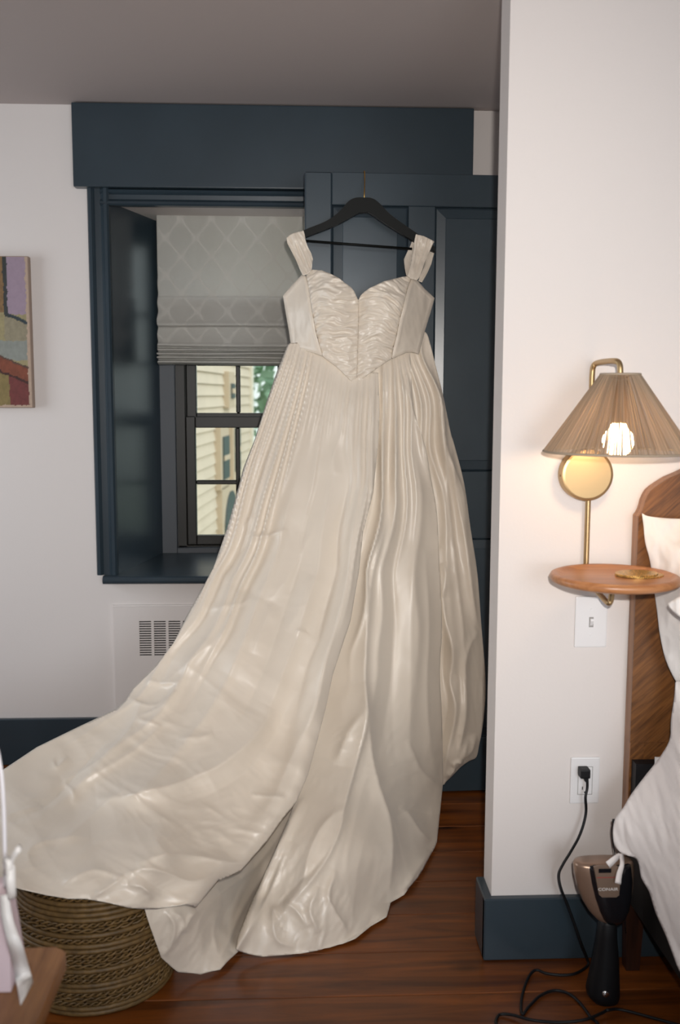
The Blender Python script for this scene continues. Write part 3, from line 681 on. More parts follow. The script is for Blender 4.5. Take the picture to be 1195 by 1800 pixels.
crA = [([(505, 930), (475, 940), (445, 945), (438, 948)], 0.010, 3, 9), ([(560, 905), (510, 1010), (470, 1060)], 0.006, 14, 8), ([(440, 945), (420, 975), (395, 1010)], -0.006, 6, 6),
 ([(620, 690), (600, 760), (575, 830)], 0.006, 10, 10), ([(450, 1050), (410, 1066), (356, 1070)], 0.005, 10, 6), ([(430, 1040), (395, 1110), (340, 1160), (285, 1205)], 0.014, 18, 22),
 ([(318, 1202), (285, 1203), (255, 1198)], 0.010, 14, 4), ([(320, 1190), (290, 1240), (250, 1260), (235, 1262)], 0.009, 5, 10), ([(310, 1215), (280, 1240), (248, 1238), (225, 1225)], 0.010, 5, 9), ([(250, 1235), (225, 1290), (170, 1345), (110, 1375)], 0.020, 10, 20),
 ([(300, 1265), (240, 1320), (180, 1360), (122, 1392)], 0.012, 12, 8), ([(285, 1280), (250, 1270), (240, 1265)], 0.008, 5, 5), ([(375, 1290), (350, 1300), (310, 1302)], 0.008, 5, 7),
 ([(480, 1245), (455, 1290), (395, 1345), (330, 1375), (240, 1405), (170, 1410)], 0.030, 40, 14), ([(520, 1215), (470, 1310), (400, 1380), (300, 1420)], -0.008, 20, 20),
 ([(120, 1330), (100, 1350), (92, 1335)], 0.008, 5, 6), ([(110, 1375), (130, 1400), (125, 1415)], 0.008, 6, 5), ([(430, 1522), (390, 1518), (340, 1505), (290, 1505), (240, 1520)], 0.014, 8, 8), ([(370, 1540), (330, 1550), (290, 1535), (250, 1530), (200, 1545)], 0.012, 9, 6),
 ([(115, 1560), (120, 1550), (165, 1530), (215, 1545)], 0.010, 6, 10), ([(160, 1580), (190, 1560), (220, 1540)], 0.012, 6, 6), ([(60, 1530), (50, 1500), (80, 1480), (160, 1470)], 0.010, 8, 14), ([(0, 1445), (30, 1430), (75, 1420)], 0.008, 6, 8),
 ([(345, 1590), (290, 1596), (240, 1592)], 0.006, 4, 3), ([(500, 1405), (470, 1400), (440, 1395)], 0.008, 5, 5), ([(540, 1110), (536, 1112), (520, 1108)], 0.006, 4, 6), ([(270, 1580), (250, 1560), (225, 1555)], 0.010, 7, 5), ([(40, 1440), (100, 1400), (190, 1300)], -0.008, 8, 8), ([(90, 1500), (180, 1420), (240, 1390)], 0.007, 12, 12),
 ([(545, 1010), (530, 1060), (505, 1110)], 0.007, 10, 14), ([(575, 830), (560, 960), (545, 1050)], -0.006, 20, 20), ([(448, 905), (425, 930), (415, 960)], 0.007, 6, 6), ([(480, 1060), (455, 1120), (445, 1150)], 0.007, 8, 14)]
F1c = curve2(F1, 3)
def hA_(px, py, ds):
    S, T = fS(px, py), fT(px, py)
    h = folds(px, py, S, T)+creases(px, py, crA)
    d, sd, par, _, _ = poly_dist(px, py, F1c)
    roll = sst(0.12, 0.5, par)
    w = 10+16*roll
    h += (0.012+0.028*roll)*np.exp(-(d-w*0.7)**2/(w*w*0.8))*sst(0.02, 0.1, par)      # rolled edge bulging forward
    h -= 0.012*roll*np.exp(-((d-w*2.6)/(w*1.1))**2)
    low = sst(0.30, 0.8, T)
    h += crumple(px, py, 0.008, 95, 3, 3.2, -0.9)*(0.2+low)+crumple(px, py, 0.0058, 44, 13, 3.0, -1.1)*low+crumple(px, py, 0.0016, 18, 23, 3.5, 1.2)*(0.3+low)
    h += 0.018*fbm(px/150, py/120, 31, 2)*low
    return h
vA = cloth(polyA, ctrlA, hA_, 2.5, lambda x, y, d: 0.012+0.22*sst(0.25, 0.8, fS(x, y))*(1-sst(1200, 1450, y)), edge=30)
# --- right front panel and the hanging tongue beside the basket
polyB = curve2([(640, 640), (680, 618), (716, 605), (722, 640), (728, 720), (748, 786), (757, 839), (768, 901), (772, 990), (777, 1100), (773, 1177), (777, 1266), (779, 1374)], 3)+\
 [(778.6, 1375.5), (774.5, 1417), (771, 1450), (768, 1480), (764, 1490), (755.6, 1505), (746, 1524), (734.7, 1543), (720, 1560), (709.6, 1574), (686.6, 1587), (683, 1600), (679.5, 1612), (651, 1628.6), (625, 1650), (580, 1668), (525.5, 1676.8), (462.8, 1682), (440, 1678), (418.8, 1671.8), (414, 1668)]+\
 curve2([(418, 1646), (440, 1590), (470, 1524), (495, 1468), (516, 1415), (519, 1380)], 3)+[(520, 1300), (560, 1150), (590, 1040), (615, 900), (630, 750)]
ctrlB = [(640, 650, 3.10), (700, 630, 3.085), (716, 610, 3.10), (680, 800, 3.04), (740, 780, 3.065), (660, 950, 2.97), (720, 950, 3.01), (770, 950, 3.04),
 (650, 1100, 2.88), (710, 1100, 2.92), (774, 1100, 3.0), (620, 1250, 2.75), (700, 1280, 2.83), (776, 1266, 2.97), (778, 1375, 2.99), (774, 1417, 2.95), (765, 1480, 2.82), (735, 1540, 2.63), (710, 1572, 2.54),
 (683, 1585, 2.49), (679, 1612, 2.43), (700, 1420, 2.72), (600, 1400, 2.56), (650, 1500, 2.46), (520, 1480, 2.42), (560, 1600, 2.30), (525, 1677, 2.262), (462, 1682, 2.245), (418, 1672, 2.25),  (450, 1580, 2.36), (651, 1628, 2.385), (580, 1668, 2.28), (520, 1250, 2.84), (560, 1050, 2.97), (600, 850, 3.05), (500, 1440, 2.50), (440, 1600, 2.30)]
Cb = curve2([(521, 1400), (518, 1415), (495, 1468), (470, 1524), (440, 1590), (418, 1646), (400, 1680), (396, 1692)], 3)
F2 = [(690, 850), (676, 930), (656, 1000), (647, 1080), (640.5, 1177), (639, 1248), (626, 1328), (607, 1408), (588, 1480), (540, 1560), (470, 1640)]
F3 = [(640, 1200), (641, 1248), (648, 1320), (660, 1381), (680, 1443), (684, 1500), (683, 1585)]
crB = [(F2, 0.034, 22, 9), ([(668, 700), (669, 800), (668, 900), (655, 1000)], 0.012, 5, 6), ([(678, 690), (680, 780), (682, 880), (668, 980)], -0.008, 5, 5), (F3, 0.026, 16, 14), ([(640, 1245), (622, 1270), (606, 1300), (590, 1345)], 0.014, 8, 16),
 ([(705, 658), (727, 724), (747, 786), (757, 850)], 0.016, 12, 5), ([(634, 1292), (620, 1380), (600, 1440), (575, 1500), (520, 1560), (470, 1610)], -0.014, 12, 10), ([(605, 1420), (570, 1450), (545, 1500), (530, 1560), (500, 1600)], 0.014, 10, 10),
 ([(590, 1530), (575, 1570), (585, 1600), (610, 1640)], 0.012, 7, 7), ([(560, 1560), (545, 1600), (560, 1640)], 0.012, 8, 6), ([(500, 1620), (480, 1600), (485, 1650), (520, 1665)], 0.012, 7, 8), ([(540, 1630), (520, 1600), (500, 1590)], 0.010, 6, 6),
 ([(755, 1480), (735, 1460), (715, 1430), (700, 1420)], 0.016, 10, 12), ([(755, 1495), (730, 1530), (705, 1570)], 0.016, 8, 8), ([(778, 1378), (760, 1372), (735, 1350), (715, 1300)], 0.012, 8, 12), ([(690, 1440), (720, 1425), (760, 1430)], -0.008, 8, 8),
 ([(728, 900), (722, 1050), (720, 1200), (716, 1360)], 0.010, 16, 22), ([(745, 960), (752, 1100), (748, 1200), (754, 1300), (765, 1365)], 0.009, 10, 14), ([(698, 960), (692, 1120), (690, 1250), (692, 1340)], -0.006, 14, 14),
 ([(290, 1600), (305, 1625), (298, 1660), (285, 1680)], 0.016, 7, 7), ([(300, 1600), (320, 1620), (305, 1660)], 0.012, 5, 6), ([(345, 1600), (330, 1615), (322, 1640)], 0.014, 6, 8), ([(520, 1420), (450, 1520), (400, 1560), (340, 1610)], 0.010, 6, 14),
 ([(500, 1450), (465, 1530), (425, 1600), (385, 1690)], 0.010, 8, 8), ([(470, 1480), (400, 1600), (352, 1700)], -0.007, 16, 16), ([(510, 1480), (480, 1560), (440, 1630), (410, 1675)], 0.018, 6, 12), ([(495, 1505), (470, 1520), (460, 1560)], 0.006, 5, 5), ([(380, 1600), (376, 1640), (382, 1680)], 0.007, 6, 8)]
def hB_(px, py, ds):
    S, T = fS(px, py), fT(px, py); h = folds(px, py, S, T)+creases(px, py, crB)
    d, sd, par, _, _ = poly_dist(px, py, Cb); h += 0.020*sst(1390, 1440, py)*np.exp(-((d-8)/8)**2)
    low = sst(1150, 1500, py)
    h += crumple(px, py, 0.006, 60, 43, 3.6, 0.15)*(0.3+low)+crumple(px, py, 0.005, 34, 53, 2.0, 0.7)*low+crumple(px, py, 0.0016, 16, 63, 3.0, 0.4)*(0.3+low)
    h += 0.010*fbm(px/90, py/110, 71, 2)*low
    return h
vB = cloth(polyB, ctrlB, hB_, 2.5, lambda x, y, d: 0.012+0.25*(1-sst(1250, 1550, y)), edge=34)
polyC = [(387, 1704.7), (370, 1708), (352.5, 1713), (340, 1711), (313, 1709), (300, 1699), (283, 1683), (273, 1655), (265, 1633), (258, 1612), (252, 1590), (300, 1565), (390, 1495), (480, 1410), (500, 1385), (535, 1385), (530, 1420), (500, 1500), (468, 1570), (440, 1640), (424, 1668), (400, 1690)]
ctrlC = [(387, 1705, 2.19), (352, 1713, 2.175), (313, 1709, 2.15), (283, 1683, 2.11), (265, 1633, 2.08), (250, 1598, 2.07), (300, 1570, 2.12), (340, 1600, 2.16), (344, 1650, 2.17), (400, 1500, 2.46), (480, 1400, 2.66), (530, 1400, 2.74), (500, 1500, 2.66), (440, 1560, 2.50), (450, 1620, 2.42), (424, 1668, 2.28), (400, 1620, 2.33), (385, 1660, 2.24)]
def hC0(px, py, ds):
    return creases(px, py, crB[-9:])*0.9+crumple(px, py, 0.004, 40, 47, 3.0, 0.5)+crumple(px, py, 0.0016, 16, 67, 3, 0.5)
vC = cloth(polyC, ctrlC, hC0, 2.4, 0.02, edge=20)
# --- side bulge at the right, gathered at its lower end
polyD = curve2([(705, 612), (730, 590), (748, 584), (757, 608), (765, 640), (778.5, 694), (792, 760), (798, 780), (816, 851), (827, 929), (839, 1008), (846, 1100), (852, 1171), (853, 1225), (848, 1278), (842, 1310), (837, 1331), (824, 1338), (809, 1349), (795, 1364), (784, 1374), (779, 1380), (770, 1372), (762, 1340), (755, 1250), (745, 1100), (738, 950), (722, 800), (708, 700)], 4)
ctrlD = [(748, 586, 3.13), (712, 620, 3.13), (765, 640, 3.13), (725, 720, 3.12), (798, 780, 3.14), (735, 850, 3.12), (827, 929, 3.14), (750, 1000, 3.10), (790, 1000, 3.09), (846, 1100, 3.12), (805, 1130, 3.04), (755, 1150, 3.07), (852, 1200, 3.12), (837, 1331, 3.11), (810, 1240, 3.03), (765, 1300, 3.06), (795, 1364, 3.08), (779, 1378, 3.07), (800, 1330, 3.04)]
crD = [([(790, 760), (797, 850), (815, 950), (828, 1050), (841, 1106)], 0.020, 9, 8), ([(841, 1106), (822, 1140), (815, 1180), (816, 1260), (800, 1330), (785, 1368)], 0.018, 9, 7), ([(765, 700), (785, 860), (800, 1000), (812, 1100), (815, 1170)], 0.014, 7, 8),
 ([(770, 960), (780, 1080), (795, 1140), (790, 1200), (800, 1250), (785, 1330), (780, 1370)], 0.020, 7, 8), ([(750, 620), (768, 700), (780, 800), (788, 880)], 0.012, 5, 5), ([(778, 990), (782, 1010), (779, 1050)], 0.012, 4, 5), ([(780, 1100), (778, 1180), (786, 1230), (776, 1300)], -0.010, 6, 6),
 ([(806, 1290), (800, 1330), (788, 1360)], -0.010, 5, 5), ([(835, 1290), (828, 1318), (812, 1334)], 0.014, 8, 5), ([(822, 1300), (812, 1330), (800, 1348), (783, 1374)], 0.012, 6, 5), ([(805, 1150), (809, 1240), (797, 1310)], -0.009, 4, 4), ([(792, 1345), (802, 1338), (812, 1340)], 0.014, 3, 3), ([(797, 1352), (806, 1350), (812, 1344)], -0.012, 3, 3), ([(786, 1366), (795, 1352), (800, 1340)], 0.010, 3, 3)]
def hD_(px, py, ds):
    S, T = fS(px, py), fT(px, py)
    return folds(px, py, S, T)*(1-sst(900, 1200, py)*0.6)+creases(px, py, crD)+crumple(px, py, 0.005, 26, 83, 5, -0.12)+crumple(px, py, 0.0015, 12, 93, 5.0, -0.12)
vD = cloth(polyD, ctrlD, hD_, 2.3, 0.16, edge=26)
parts = [mesh_np('skirt', [vA, vB, vC, vD], M['satin'])]
# --- bodice panels
YBd = 3.075
ctrlBod = [(497, 520, 3.135), (511, 610, 3.12), (545, 475, 3.09), (550, 540, 3.04), (545, 620, 3.07), (590, 520, 3.005), (629, 540, 3.04), (575, 580, 3.02), (629, 620, 3.035), (590, 645, 3.045), (627, 672, 3.045),
           (675, 520, 3.005), (715, 487, 3.08), (690, 570, 3.02), (712, 540, 3.03), (764, 524, 3.135), (747, 581, 3.12), (736, 622, 3.10), (705, 615, 3.06), (665, 645, 3.045)]
sL = [(537, 485), (541, 500), (547, 540), (555, 585), (563, 612), (567, 626)]
sR = [(723, 489), (716, 508), (711, 530), (703, 560), (697, 590), (691, 612), (688, 631)]
neckL = [(537, 485), (543, 476), (548, 474), (565, 475), (581, 481), (596, 489), (607, 498), (616, 504), (622, 511), (626, 520), (629.5, 527.5)]
neckR = [(629.5, 527.5), (634, 519), (640, 513), (650, 506), (659, 502), (673, 495), (688, 491), (705, 487), (718, 485), (723, 489)]
cen = [(629.5, 527.5), (630, 560), (629, 600), (628, 640), (627, 673)]
botL = [(567, 626), (577, 634), (589, 643), (603, 656), (614, 668), (620, 671), (627, 673)]
botR = [(688, 631), (672, 641), (656, 652), (640, 664), (634, 671), (627, 673)]
sideL = [(530, 483), (537, 485)]+sL[1:]+[(556, 622), (545, 619), (539, 618), (528, 615), (515, 616), (511.5, 610), (508, 585), (502, 550), (497, 520), (512, 502)]
sideR = [(723, 489), (732, 491), (746, 507), (764, 524), (756, 552), (747, 581), (742, 602), (736, 623), (725, 619), (714, 620), (700, 626), (688, 631)]+sR[::-1][1:-1]
def seam(ds, d0=1.8, a=0.003): return -a*np.exp(-(ds/d0)**2)
def hC_(px, py, ds):
    X = np.abs(px-629)/60; w = np.exp(-((py-545)/60)**2)
    yy = py+7*np.sin(px/17)+6*perlin(px/25, py/20, 7)-X*X*10
    return 0.007*(ridged(px/50+3, yy/11, 101, 2)-0.6)+0.008*(ridged(px/34, yy/19, 105, 1)-0.6)+0.0015*perlin(px/9, yy/5, 109)+seam(ds)
def hS_(px, py, ds):
    return 0.005*fbm(px/30, py/70, 113, 3)+0.0012*ridged(px/20, py/50, 117, 2)+seam(ds)+0.0015*np.exp(-((ds-5)/1.5)**2)
th = lambda x, y, d: 0.03+0.05*np.clip(d/40, 0, 1)
def bodpart(name, poly, hf, lift=0.0):
    c = [(x, y, Y-lift) for x, y, Y in ctrlBod]
    return mesh_np(name, [cloth(poly, c, hf, 1.5, th, edge=10)], M['satin'])
parts.append(bodpart('bodice_front', neckL+cen[1:]+botL[::-1][1:]+sL[::-1][1:-1], hC_))
parts.append(bodpart('bodice_front', neckR+sR[1:]+botR[1:]+cen[::-1][1:-1], hC_))
parts.append(bodpart('bodice_side', sideL, hS_, 0.004)); parts.append(bodpart('bodice_side', sideR, hS_, 0.004))
# back of the bodice, closing it behind
bk = [(505, 530), (540, 515), (629, 545), (720, 515), (757, 530), (745, 585), (733, 618), (629, 640), (515, 612)]
parts.append(mesh_np('bodice_back', [cloth(bk, [(x, y, 3.155) for x, y in bk]+[(629, 580, 3.165)], None, 3, 0.012, edge=6)], M['satin']))
# --- shoulder straps, looped over the hanger
def hT_(dirx, seed):
    def f(px, py, ds): return 0.006*(ridged((px+dirx*py)/9, py/60, seed, 2)-0.6)+0.003*perlin(px/6, py/12, seed+3)
    return f
stL = curve2([(503.5, 418), (512, 411), (522, 408), (533.6, 405)], 3)+[(536, 415), (538, 426), (542, 436), (547, 445), (550, 455), (549, 463), (547.5, 476), (541, 482), (532, 485), (527, 474), (521, 459), (514, 445), (508, 433.6), (505, 428)]
parts.append(mesh_np('shoulder_strap', [cloth(stL, [(503, 418, 3.118), (534, 405, 3.112), (538, 426, 3.105), (547, 445, 3.10), (530, 484, 3.075), (548, 474, 3.075), (508, 434, 3.112)], hT_(-0.5, 131), 1.4, 0.012, edge=5)], M['satin']))
stR1 = [(730.6, 411.5), (745, 415), (764, 424.4), (759, 433), (752, 449), (744, 470), (738, 486), (733, 493), (722, 490), (716, 486), (721, 465), (726, 440), (728, 424)]
stR2 = [(725, 421), (730, 424), (728, 450), (722, 487), (714, 485), (711, 471), (709.5, 456), (715, 444), (721, 432)]
stR3 = [(752, 446), (758, 438), (762, 432), (763, 445), (758, 464), (751, 480), (742, 497), (735, 494), (740, 480), (746, 465)]
parts.append(mesh_np('shoulder_strap', [cloth(stR1, [(730, 411, 3.112), (764, 424, 3.118), (726, 440, 3.105), (752, 449, 3.11), (722, 490, 3.068), (738, 486, 3.072)], hT_(0.25, 137), 1.4, 0.010, edge=5),
                                       cloth(stR2, [(725, 421, 3.16), (710, 456, 3.15), (722, 487, 3.11), (730, 424, 3.16)], hT_(0, 141), 1.4, 0.008, edge=4),
                                       cloth(stR3, [(762, 432, 3.16), (752, 446, 3.15), (742, 497, 3.10), (758, 464, 3.14)], hT_(0.5, 145), 1.4, 0.008, edge=4)], M['satin']))
adopt(dress, parts)
# ------------------------------------------------------------------ radiator cover below the window
RY = YW-0.014
rc = empty('radiator_cover', ((Xat(200, 1100, RY)+Xat(758, 1100, RY))/2, YW, 0.2)); tag(rc, 'white radiator cover with slotted grille in the wall below the window', 'radiator cover')
rx_0, rx_1 = Xat(200, 1100, RY), Xat(758, 1100, RY); rz_1, rz_0 = Zat(300, 1066, RY), 0.19
gx_0, gp, gw_ = Xat(245, 1120, RY), (Xat(347.5, 1120, RY)-Xat(245, 1120, RY))/4, Xat(266, 1120, RY)-Xat(245, 1120, RY)
ncol = 18; gx_1 = gx_0+gp*(ncol-1)+gw_; gz_1, gz_0 = Zat(300, 1091.5, RY), Zat(300, 1154, RY)
bm = bmesh.new()
B(bm, rx_0, rx_1, RY, YW, gz_1, rz_1); B(bm, rx_0, rx_1, RY, YW, rz_0, gz_0); B(bm, rx_0, gx_0, RY, YW, gz_0, gz_1); B(bm, gx_1, rx_1, RY, YW, gz_0, gz_1)
k_ = [from_bm('cover_panel', bm, M['wall'])]
k_.append(box('cover_rim', rx_0-0.004, rx_1+0.004, YW-0.008, YW, rz_0, rz_1+0.005, M['wall']))
k_[-1].location.z = 0
k_.append(box('cavity_shade', gx_0, gx_1, YW-0.0095, YW-0.006, gz_0, gz_1, M['slot']))  # dark sheet behind the slats, in place of the shade inside the cover
for c in range(ncol):
    if c < ncol-1: k_.append(box('grille_bar', gx_0+gp*c+gw_, gx_0+gp*(c+1), RY, YW-0.0096, gz_0, gz_1, M['wall']))
    bm = bmesh.new(); pt = (gz_1-gz_0)/15
    for r in range(15): B(bm, gx_0+gp*c, gx_0+gp*c+gw_, RY+0.001, YW-0.0096, gz_0+pt*r, gz_0+pt*r+pt*0.46)
    o = from_bm('louvre_slats', bm, M['wall']); k_.append(o)
adopt(rc, k_)

# ------------------------------------------------------------------ painting
PYa = YW-0.035
cx0, cx1 = Xat(-165, 580, PYa), Xat(53.5, 580, PYa); cz1, cz0 = Zat(40, 450, PYa), Zat(40, 717, PYa)
pa = empty('abstract_painting', ((cx0+cx1)/2, PYa, (cz0+cz1)/2)); tag(pa, 'unframed abstract painting in lilac, ochre and brick red on the left wall', 'painting')
canv = box('canvas', cx0, cx1, PYa+0.001, YW-0.001, cz0, cz1, mat('raw_canvas_edge', lin(168, 148, 134), 0.8), bev=0.004, seg=2)
NX, NZ = 150, 180
gxp = np.linspace(cx0+0.003, cx1-0.003, NX); gzp = np.linspace(cz0+0.003, cz1-0.003, NZ); GXp, GZp = np.meshgrid(gxp, gzp)
sp_x = (GXp-cx0)/(cx1-cx0)*218.5-165; sp_y = 717-(GZp-cz0)/(cz1-cz0)*267
sp_x = sp_x+3*perlin(sp_x/9, sp_y/11, 201); sp_y = sp_y+3*perlin(sp_x/8, sp_y/9, 203)
def C3(r, g, b): return np.array(lin(r, g, b))
img = np.tile(C3(122, 96, 66), (NZ, NX, 1))
def paint(mask, c, n_=0.12, seed=0):
    f = 1+n_*perlin(sp_x/7, sp_y/12, 300+seed)+n_*0.7*perlin(sp_x/3, sp_y/4, 310+seed)
    img[mask] = (np.array(c)[None, :]*f[mask][:, None])
paint(sp_x < 300, C3(128, 100, 66), 0.3, 1)
paint((sp_y > 548), C3(150, 140, 104), 0.2, 2)
paint((sp_x > 14) & (sp_y < 552), C3(152, 134, 150), 0.10, 3)
paint((sp_x > 8) & (sp_x < 15) & (sp_y < 556), C3(52, 56, 56), 0.3, 4)
paint((np.abs(sp_y-(552+(sp_x-14)*0.42)) < 3.2) & (sp_x > 14), C3(44, 56, 62), 0.3, 5)
paint((sp_y > 556+np.maximum(sp_x-14, 0)*0.4) & (sp_y < 600) & (sp_x > 8), C3(140, 132, 110), 0.2, 6)
paint((sp_y > 598) & (sp_y < 632), C3(134, 138, 132), 0.15, 7)
ln_ = sp_y-(628+(sp_x)*0.42)
paint((ln_ > 0) & (sp_x > 25), C3(146, 116, 100), 0.15, 8)
paint((ln_ > -3) & (ln_ < 26), C3(122, 66, 46), 0.25, 9); paint(np.abs(ln_-25) < 2.5, C3(60, 32, 28), 0.2, 10); paint(np.abs(ln_+2) < 2, C3(84, 62, 52), 0.2, 11)
paint((ln_ > 27) & (sp_x > 13), C3(108, 52, 50), 0.25, 12); paint((ln_ > 27) & (sp_x <= 13), C3(128, 112, 70), 0.2, 13)
paint((sp_x > 47) | (sp_y > 712), C3(176, 154, 136), 0.15, 14)
paint((sp_x < -60) & (sp_y < 600), C3(120, 128, 120), 0.2, 15); paint((sp_x < -90) & (sp_y > 590), C3(110, 60, 52), 0.25, 16)
V = np.stack([GXp.ravel(), np.full(GXp.size, PYa)-0.0006*np.abs(perlin(GXp*90, GZp*120, 33)).ravel(), GZp.ravel()], 1)
j, i = np.meshgrid(np.arange(NZ-1), np.arange(NX-1), indexing='ij'); a = (j*NX+i).ravel()
pf = mesh_np('painted_face', [(V, np.stack([a, a+1, a+NX+1, a+NX], 1))]); colour_attr(pf, np.clip(img.reshape(-1, 3), 0, 1)); pf.data.materials.append(attr_mat('oil_paint', 0.45))
adopt(pa, [canv, pf])

# ------------------------------------------------------------------ basket under the train
bf = onZ(148, 1786, 0.0); BR = 0.178; bcx, bcy = float(bf[0]), float(bf[1])+BR-0.01
bs = empty('wicker_basket', (bcx, bcy, 0)); tag(bs, 'round brown woven basket on the floor under the train of the gown', 'basket')
def brad(z): return BR*(0.90+0.12*math.sin(min(1, z/0.30)*2.3+0.35))
BHt = 0.292
bm = bmesh.new(); lathe(bm, [(0.0, 0.004), (brad(0)-0.012, 0.004)]+[(brad(z)-0.008, z) for z in np.linspace(0.01, BHt, 8)]+[(brad(BHt)-0.016, BHt), (brad(0.1)-0.02, 0.1), (brad(0)-0.02, 0.014), (0.0, 0.014)], 40)
from_bm('basket_wall', bm, M['basket_dark'], bs, True)
nz_ = 26
for k in range(nz_):
    z = 0.006+k*(BHt-0.004)/(nz_-1); R_ = brad(z); bm = bmesh.new()
    typ = [0, 0, 1, 2, 1, 0, 0, 1, 1, 0, 2, 1, 1, 0, 0, 1, 0, 2, 1, 0, 0][k % 21]
    if typ == 0:
        tube(bm, [(R_*math.cos(t), R_*math.sin(t), z+0.0004*math.sin(t*37+k)) for t in np.linspace(0, 2*math.pi, 90, endpoint=False)], 0.0062, 6, flat=(0, 0, 1), closed=True)
    else:
        turns = 34 if typ == 1 else 22
        for ph in (0, math.pi):
            n_ = turns*7
            tube(bm, [((R_+0.0035*math.cos(q*turns+ph))*math.cos(q), (R_+0.0035*math.cos(q*turns+ph))*math.sin(q), z+0.0036*math.sin(q*turns+ph)) for q in np.linspace(0, 2*math.pi, n_, endpoint=False)], 0.0032, 4, flat=(0, 0, 1), closed=True)
    from_bm('woven_coil', bm, M['basket'], bs, True)

# ------------------------------------------------------------------ foreground table with gift bag
TZ = 0.50; tb = onZ(120, 1664, TZ); tx1, ty1 = float(tb[0]), float(tb[1])
tab = empty('wooden_side_table', (tx1-0.3, ty1-0.35, 0)); tag(tab, 'light brown wooden side table, its blurred rounded corner at the bottom left', 'table')
k_ = []
for q in range(4):
    x1_ = tx1-q*0.15; x0_ = x1_-0.1495
    bm = bmesh.new()
    if q == 0:
        pts = [(x0_, ty1-0.7, TZ-0.026), (x1_-0.02, ty1-0.7, TZ-0.026), (x1_, ty1-0.68, TZ-0.026)]+[(x1_-0.018+0.018*math.cos(t), ty1-0.018+0.018*math.sin(t), TZ-0.026) for t in np.linspace(0, math.pi/2, 7)]+[(x0_, ty1, TZ-0.026)]
    else: pts = [(x0_, ty1-0.7, TZ-0.026), (x1_, ty1-0.7, TZ-0.026), (x1_, ty1, TZ-0.026), (x0_, ty1, TZ-0.026)]
    prism(bm, pts, (0, 0, 0.026)); bmesh.ops.bevel(bm, geom=[e for e in bm.edges if abs(e.verts[0].co.z-e.verts[1].co.z) < 1e-4 and e.verts[0].co.z > TZ-0.01], offset=0.004, segments=2, affect='EDGES')
    k_.append(from_bm('top_board', bm, M['board']))
for x_, y_ in ((tx1-0.07, ty1-0.07), (tx1-0.53, ty1-0.07), (tx1-0.07, ty1-0.63), (tx1-0.53, ty1-0.63)):
    bm = bmesh.new(); tube(bm, [(x_, y_, 0), (x_, y_, TZ-0.026)], lambda q: 0.014+0.008*q, 12); k_.append(from_bm('leg', bm, M['board'], smooth=True))
adopt(tab, k_)
GY = float(onZ(12, 1745, TZ)[1])
def gp_(x, y, dY=0.0): return tuple(onY(x, y, GY+dY))
bag = empty('gift_bag', gp_(-60, 1745)); tag(bag, 'pale pink paper gift bag tied with white ribbon on the wooden table', 'bag')
k_ = []
zt_ = gp_(0, 1572)[2]; xr0, xr1 = gp_(19, 1740)[0], gp_(4, 1572)[0]; xl0, xl1 = xr0-0.17, xr1-0.15
bm = bmesh.new(); vv = [bm.verts.new(p) for p in [(xl0, GY, TZ+0.001), (xr0, GY, TZ+0.001), (xr0, GY+0.08, TZ+0.001), (xl0, GY+0.08, TZ+0.001), (xl1, GY+0.03, zt_), (xr1, GY+0.03, zt_), (xr1, GY+0.05, zt_), (xl1, GY+0.05, zt_)]]
for f_ in [(0, 1, 2, 3), (4, 5, 6, 7), (0, 1, 5, 4), (1, 2, 6, 5), (2, 3, 7, 6), (3, 0, 4, 7)]: bm.faces.new([vv[q] for q in f_])
k_.append(from_bm('paper_body', bm, M['bag']))
bm = bmesh.new(); tube(bm, smooth_path([gp_(9, 1560, .03), gp_(9, 1520, .02), gp_(8, 1470, .02), gp_(6, 1410, .02), gp_(1, 1350, .02), gp_(-12, 1300, .02), gp_(-45, 1270, .02), gp_(-80, 1300, .02), gp_(-95, 1400, .02), gp_(-98, 1560, .03)], 5), 0.0028, 8); k_.append(from_bm('cord_handle', bm, M['cord'], smooth=True))
def strip(name, rows, m, th=0.0012):
    bm = bmesh.new(); a = [Vector(p) for p, _ in rows]; b = [Vector(q) for _, q in rows]
    a = smooth_path(a, 4); b = smooth_path(b, 4); f1, f2 = [], []
    for p, q in zip(a, b): f1.append((bm.verts.new(p), bm.verts.new(q))); f2.append((bm.verts.new(p+Vector((0, th, 0.0003))), bm.verts.new(q+Vector((0, th, 0.0003)))))
    n_ = len(f1)
    for i in range(n_-1):
        bm.faces.new((f1[i][0], f1[i][1], f1[i+1][1], f1[i+1][0])); bm.faces.new((f2[i][0], f2[i+1][0], f2[i+1][1], f2[i][1]))
        bm.faces.new((f1[i][0], f1[i+1][0], f2[i+1][0], f2[i][0])); bm.faces.new((f1[i][1], f2[i][1], f2[i+1][1], f1[i+1][1]))
    for i in (0, n_-1): bm.faces.new((f1[i][0], f2[i][0], f2[i][1], f1[i][1]))
    return from_bm(name, bm, m, smooth=True)
k_.append(strip('ribbon_tail', [(gp_(0, 1575, -.005), gp_(14, 1572, -.005)), (gp_(2, 1610, -.012), gp_(24, 1620, -.008)), (gp_(14, 1660, -.025), gp_(40, 1665, -.02)), (tuple(onZ(26, 1715, TZ+.012)), tuple(onZ(52, 1705, TZ+.012))), (tuple(onZ(36, 1768, TZ+.002)), tuple(onZ(58, 1728, TZ+.002)))], M['ribbon']))
k_.append(strip('ribbon_loop', [(gp_(11, 1522, -.012), gp_(26, 1520, -.004)), (gp_(11, 1550, -.022), gp_(27, 1550, -.014)), (gp_(13, 1574, -.018), gp_(28, 1572, -.010)), (gp_(14, 1583, -.004), gp_(26, 1580, .002)), (gp_(14, 1572, .008), gp_(26, 1570, .012)), (gp_(13, 1535, .008), gp_(24, 1532, .012))], M['ribbon']))
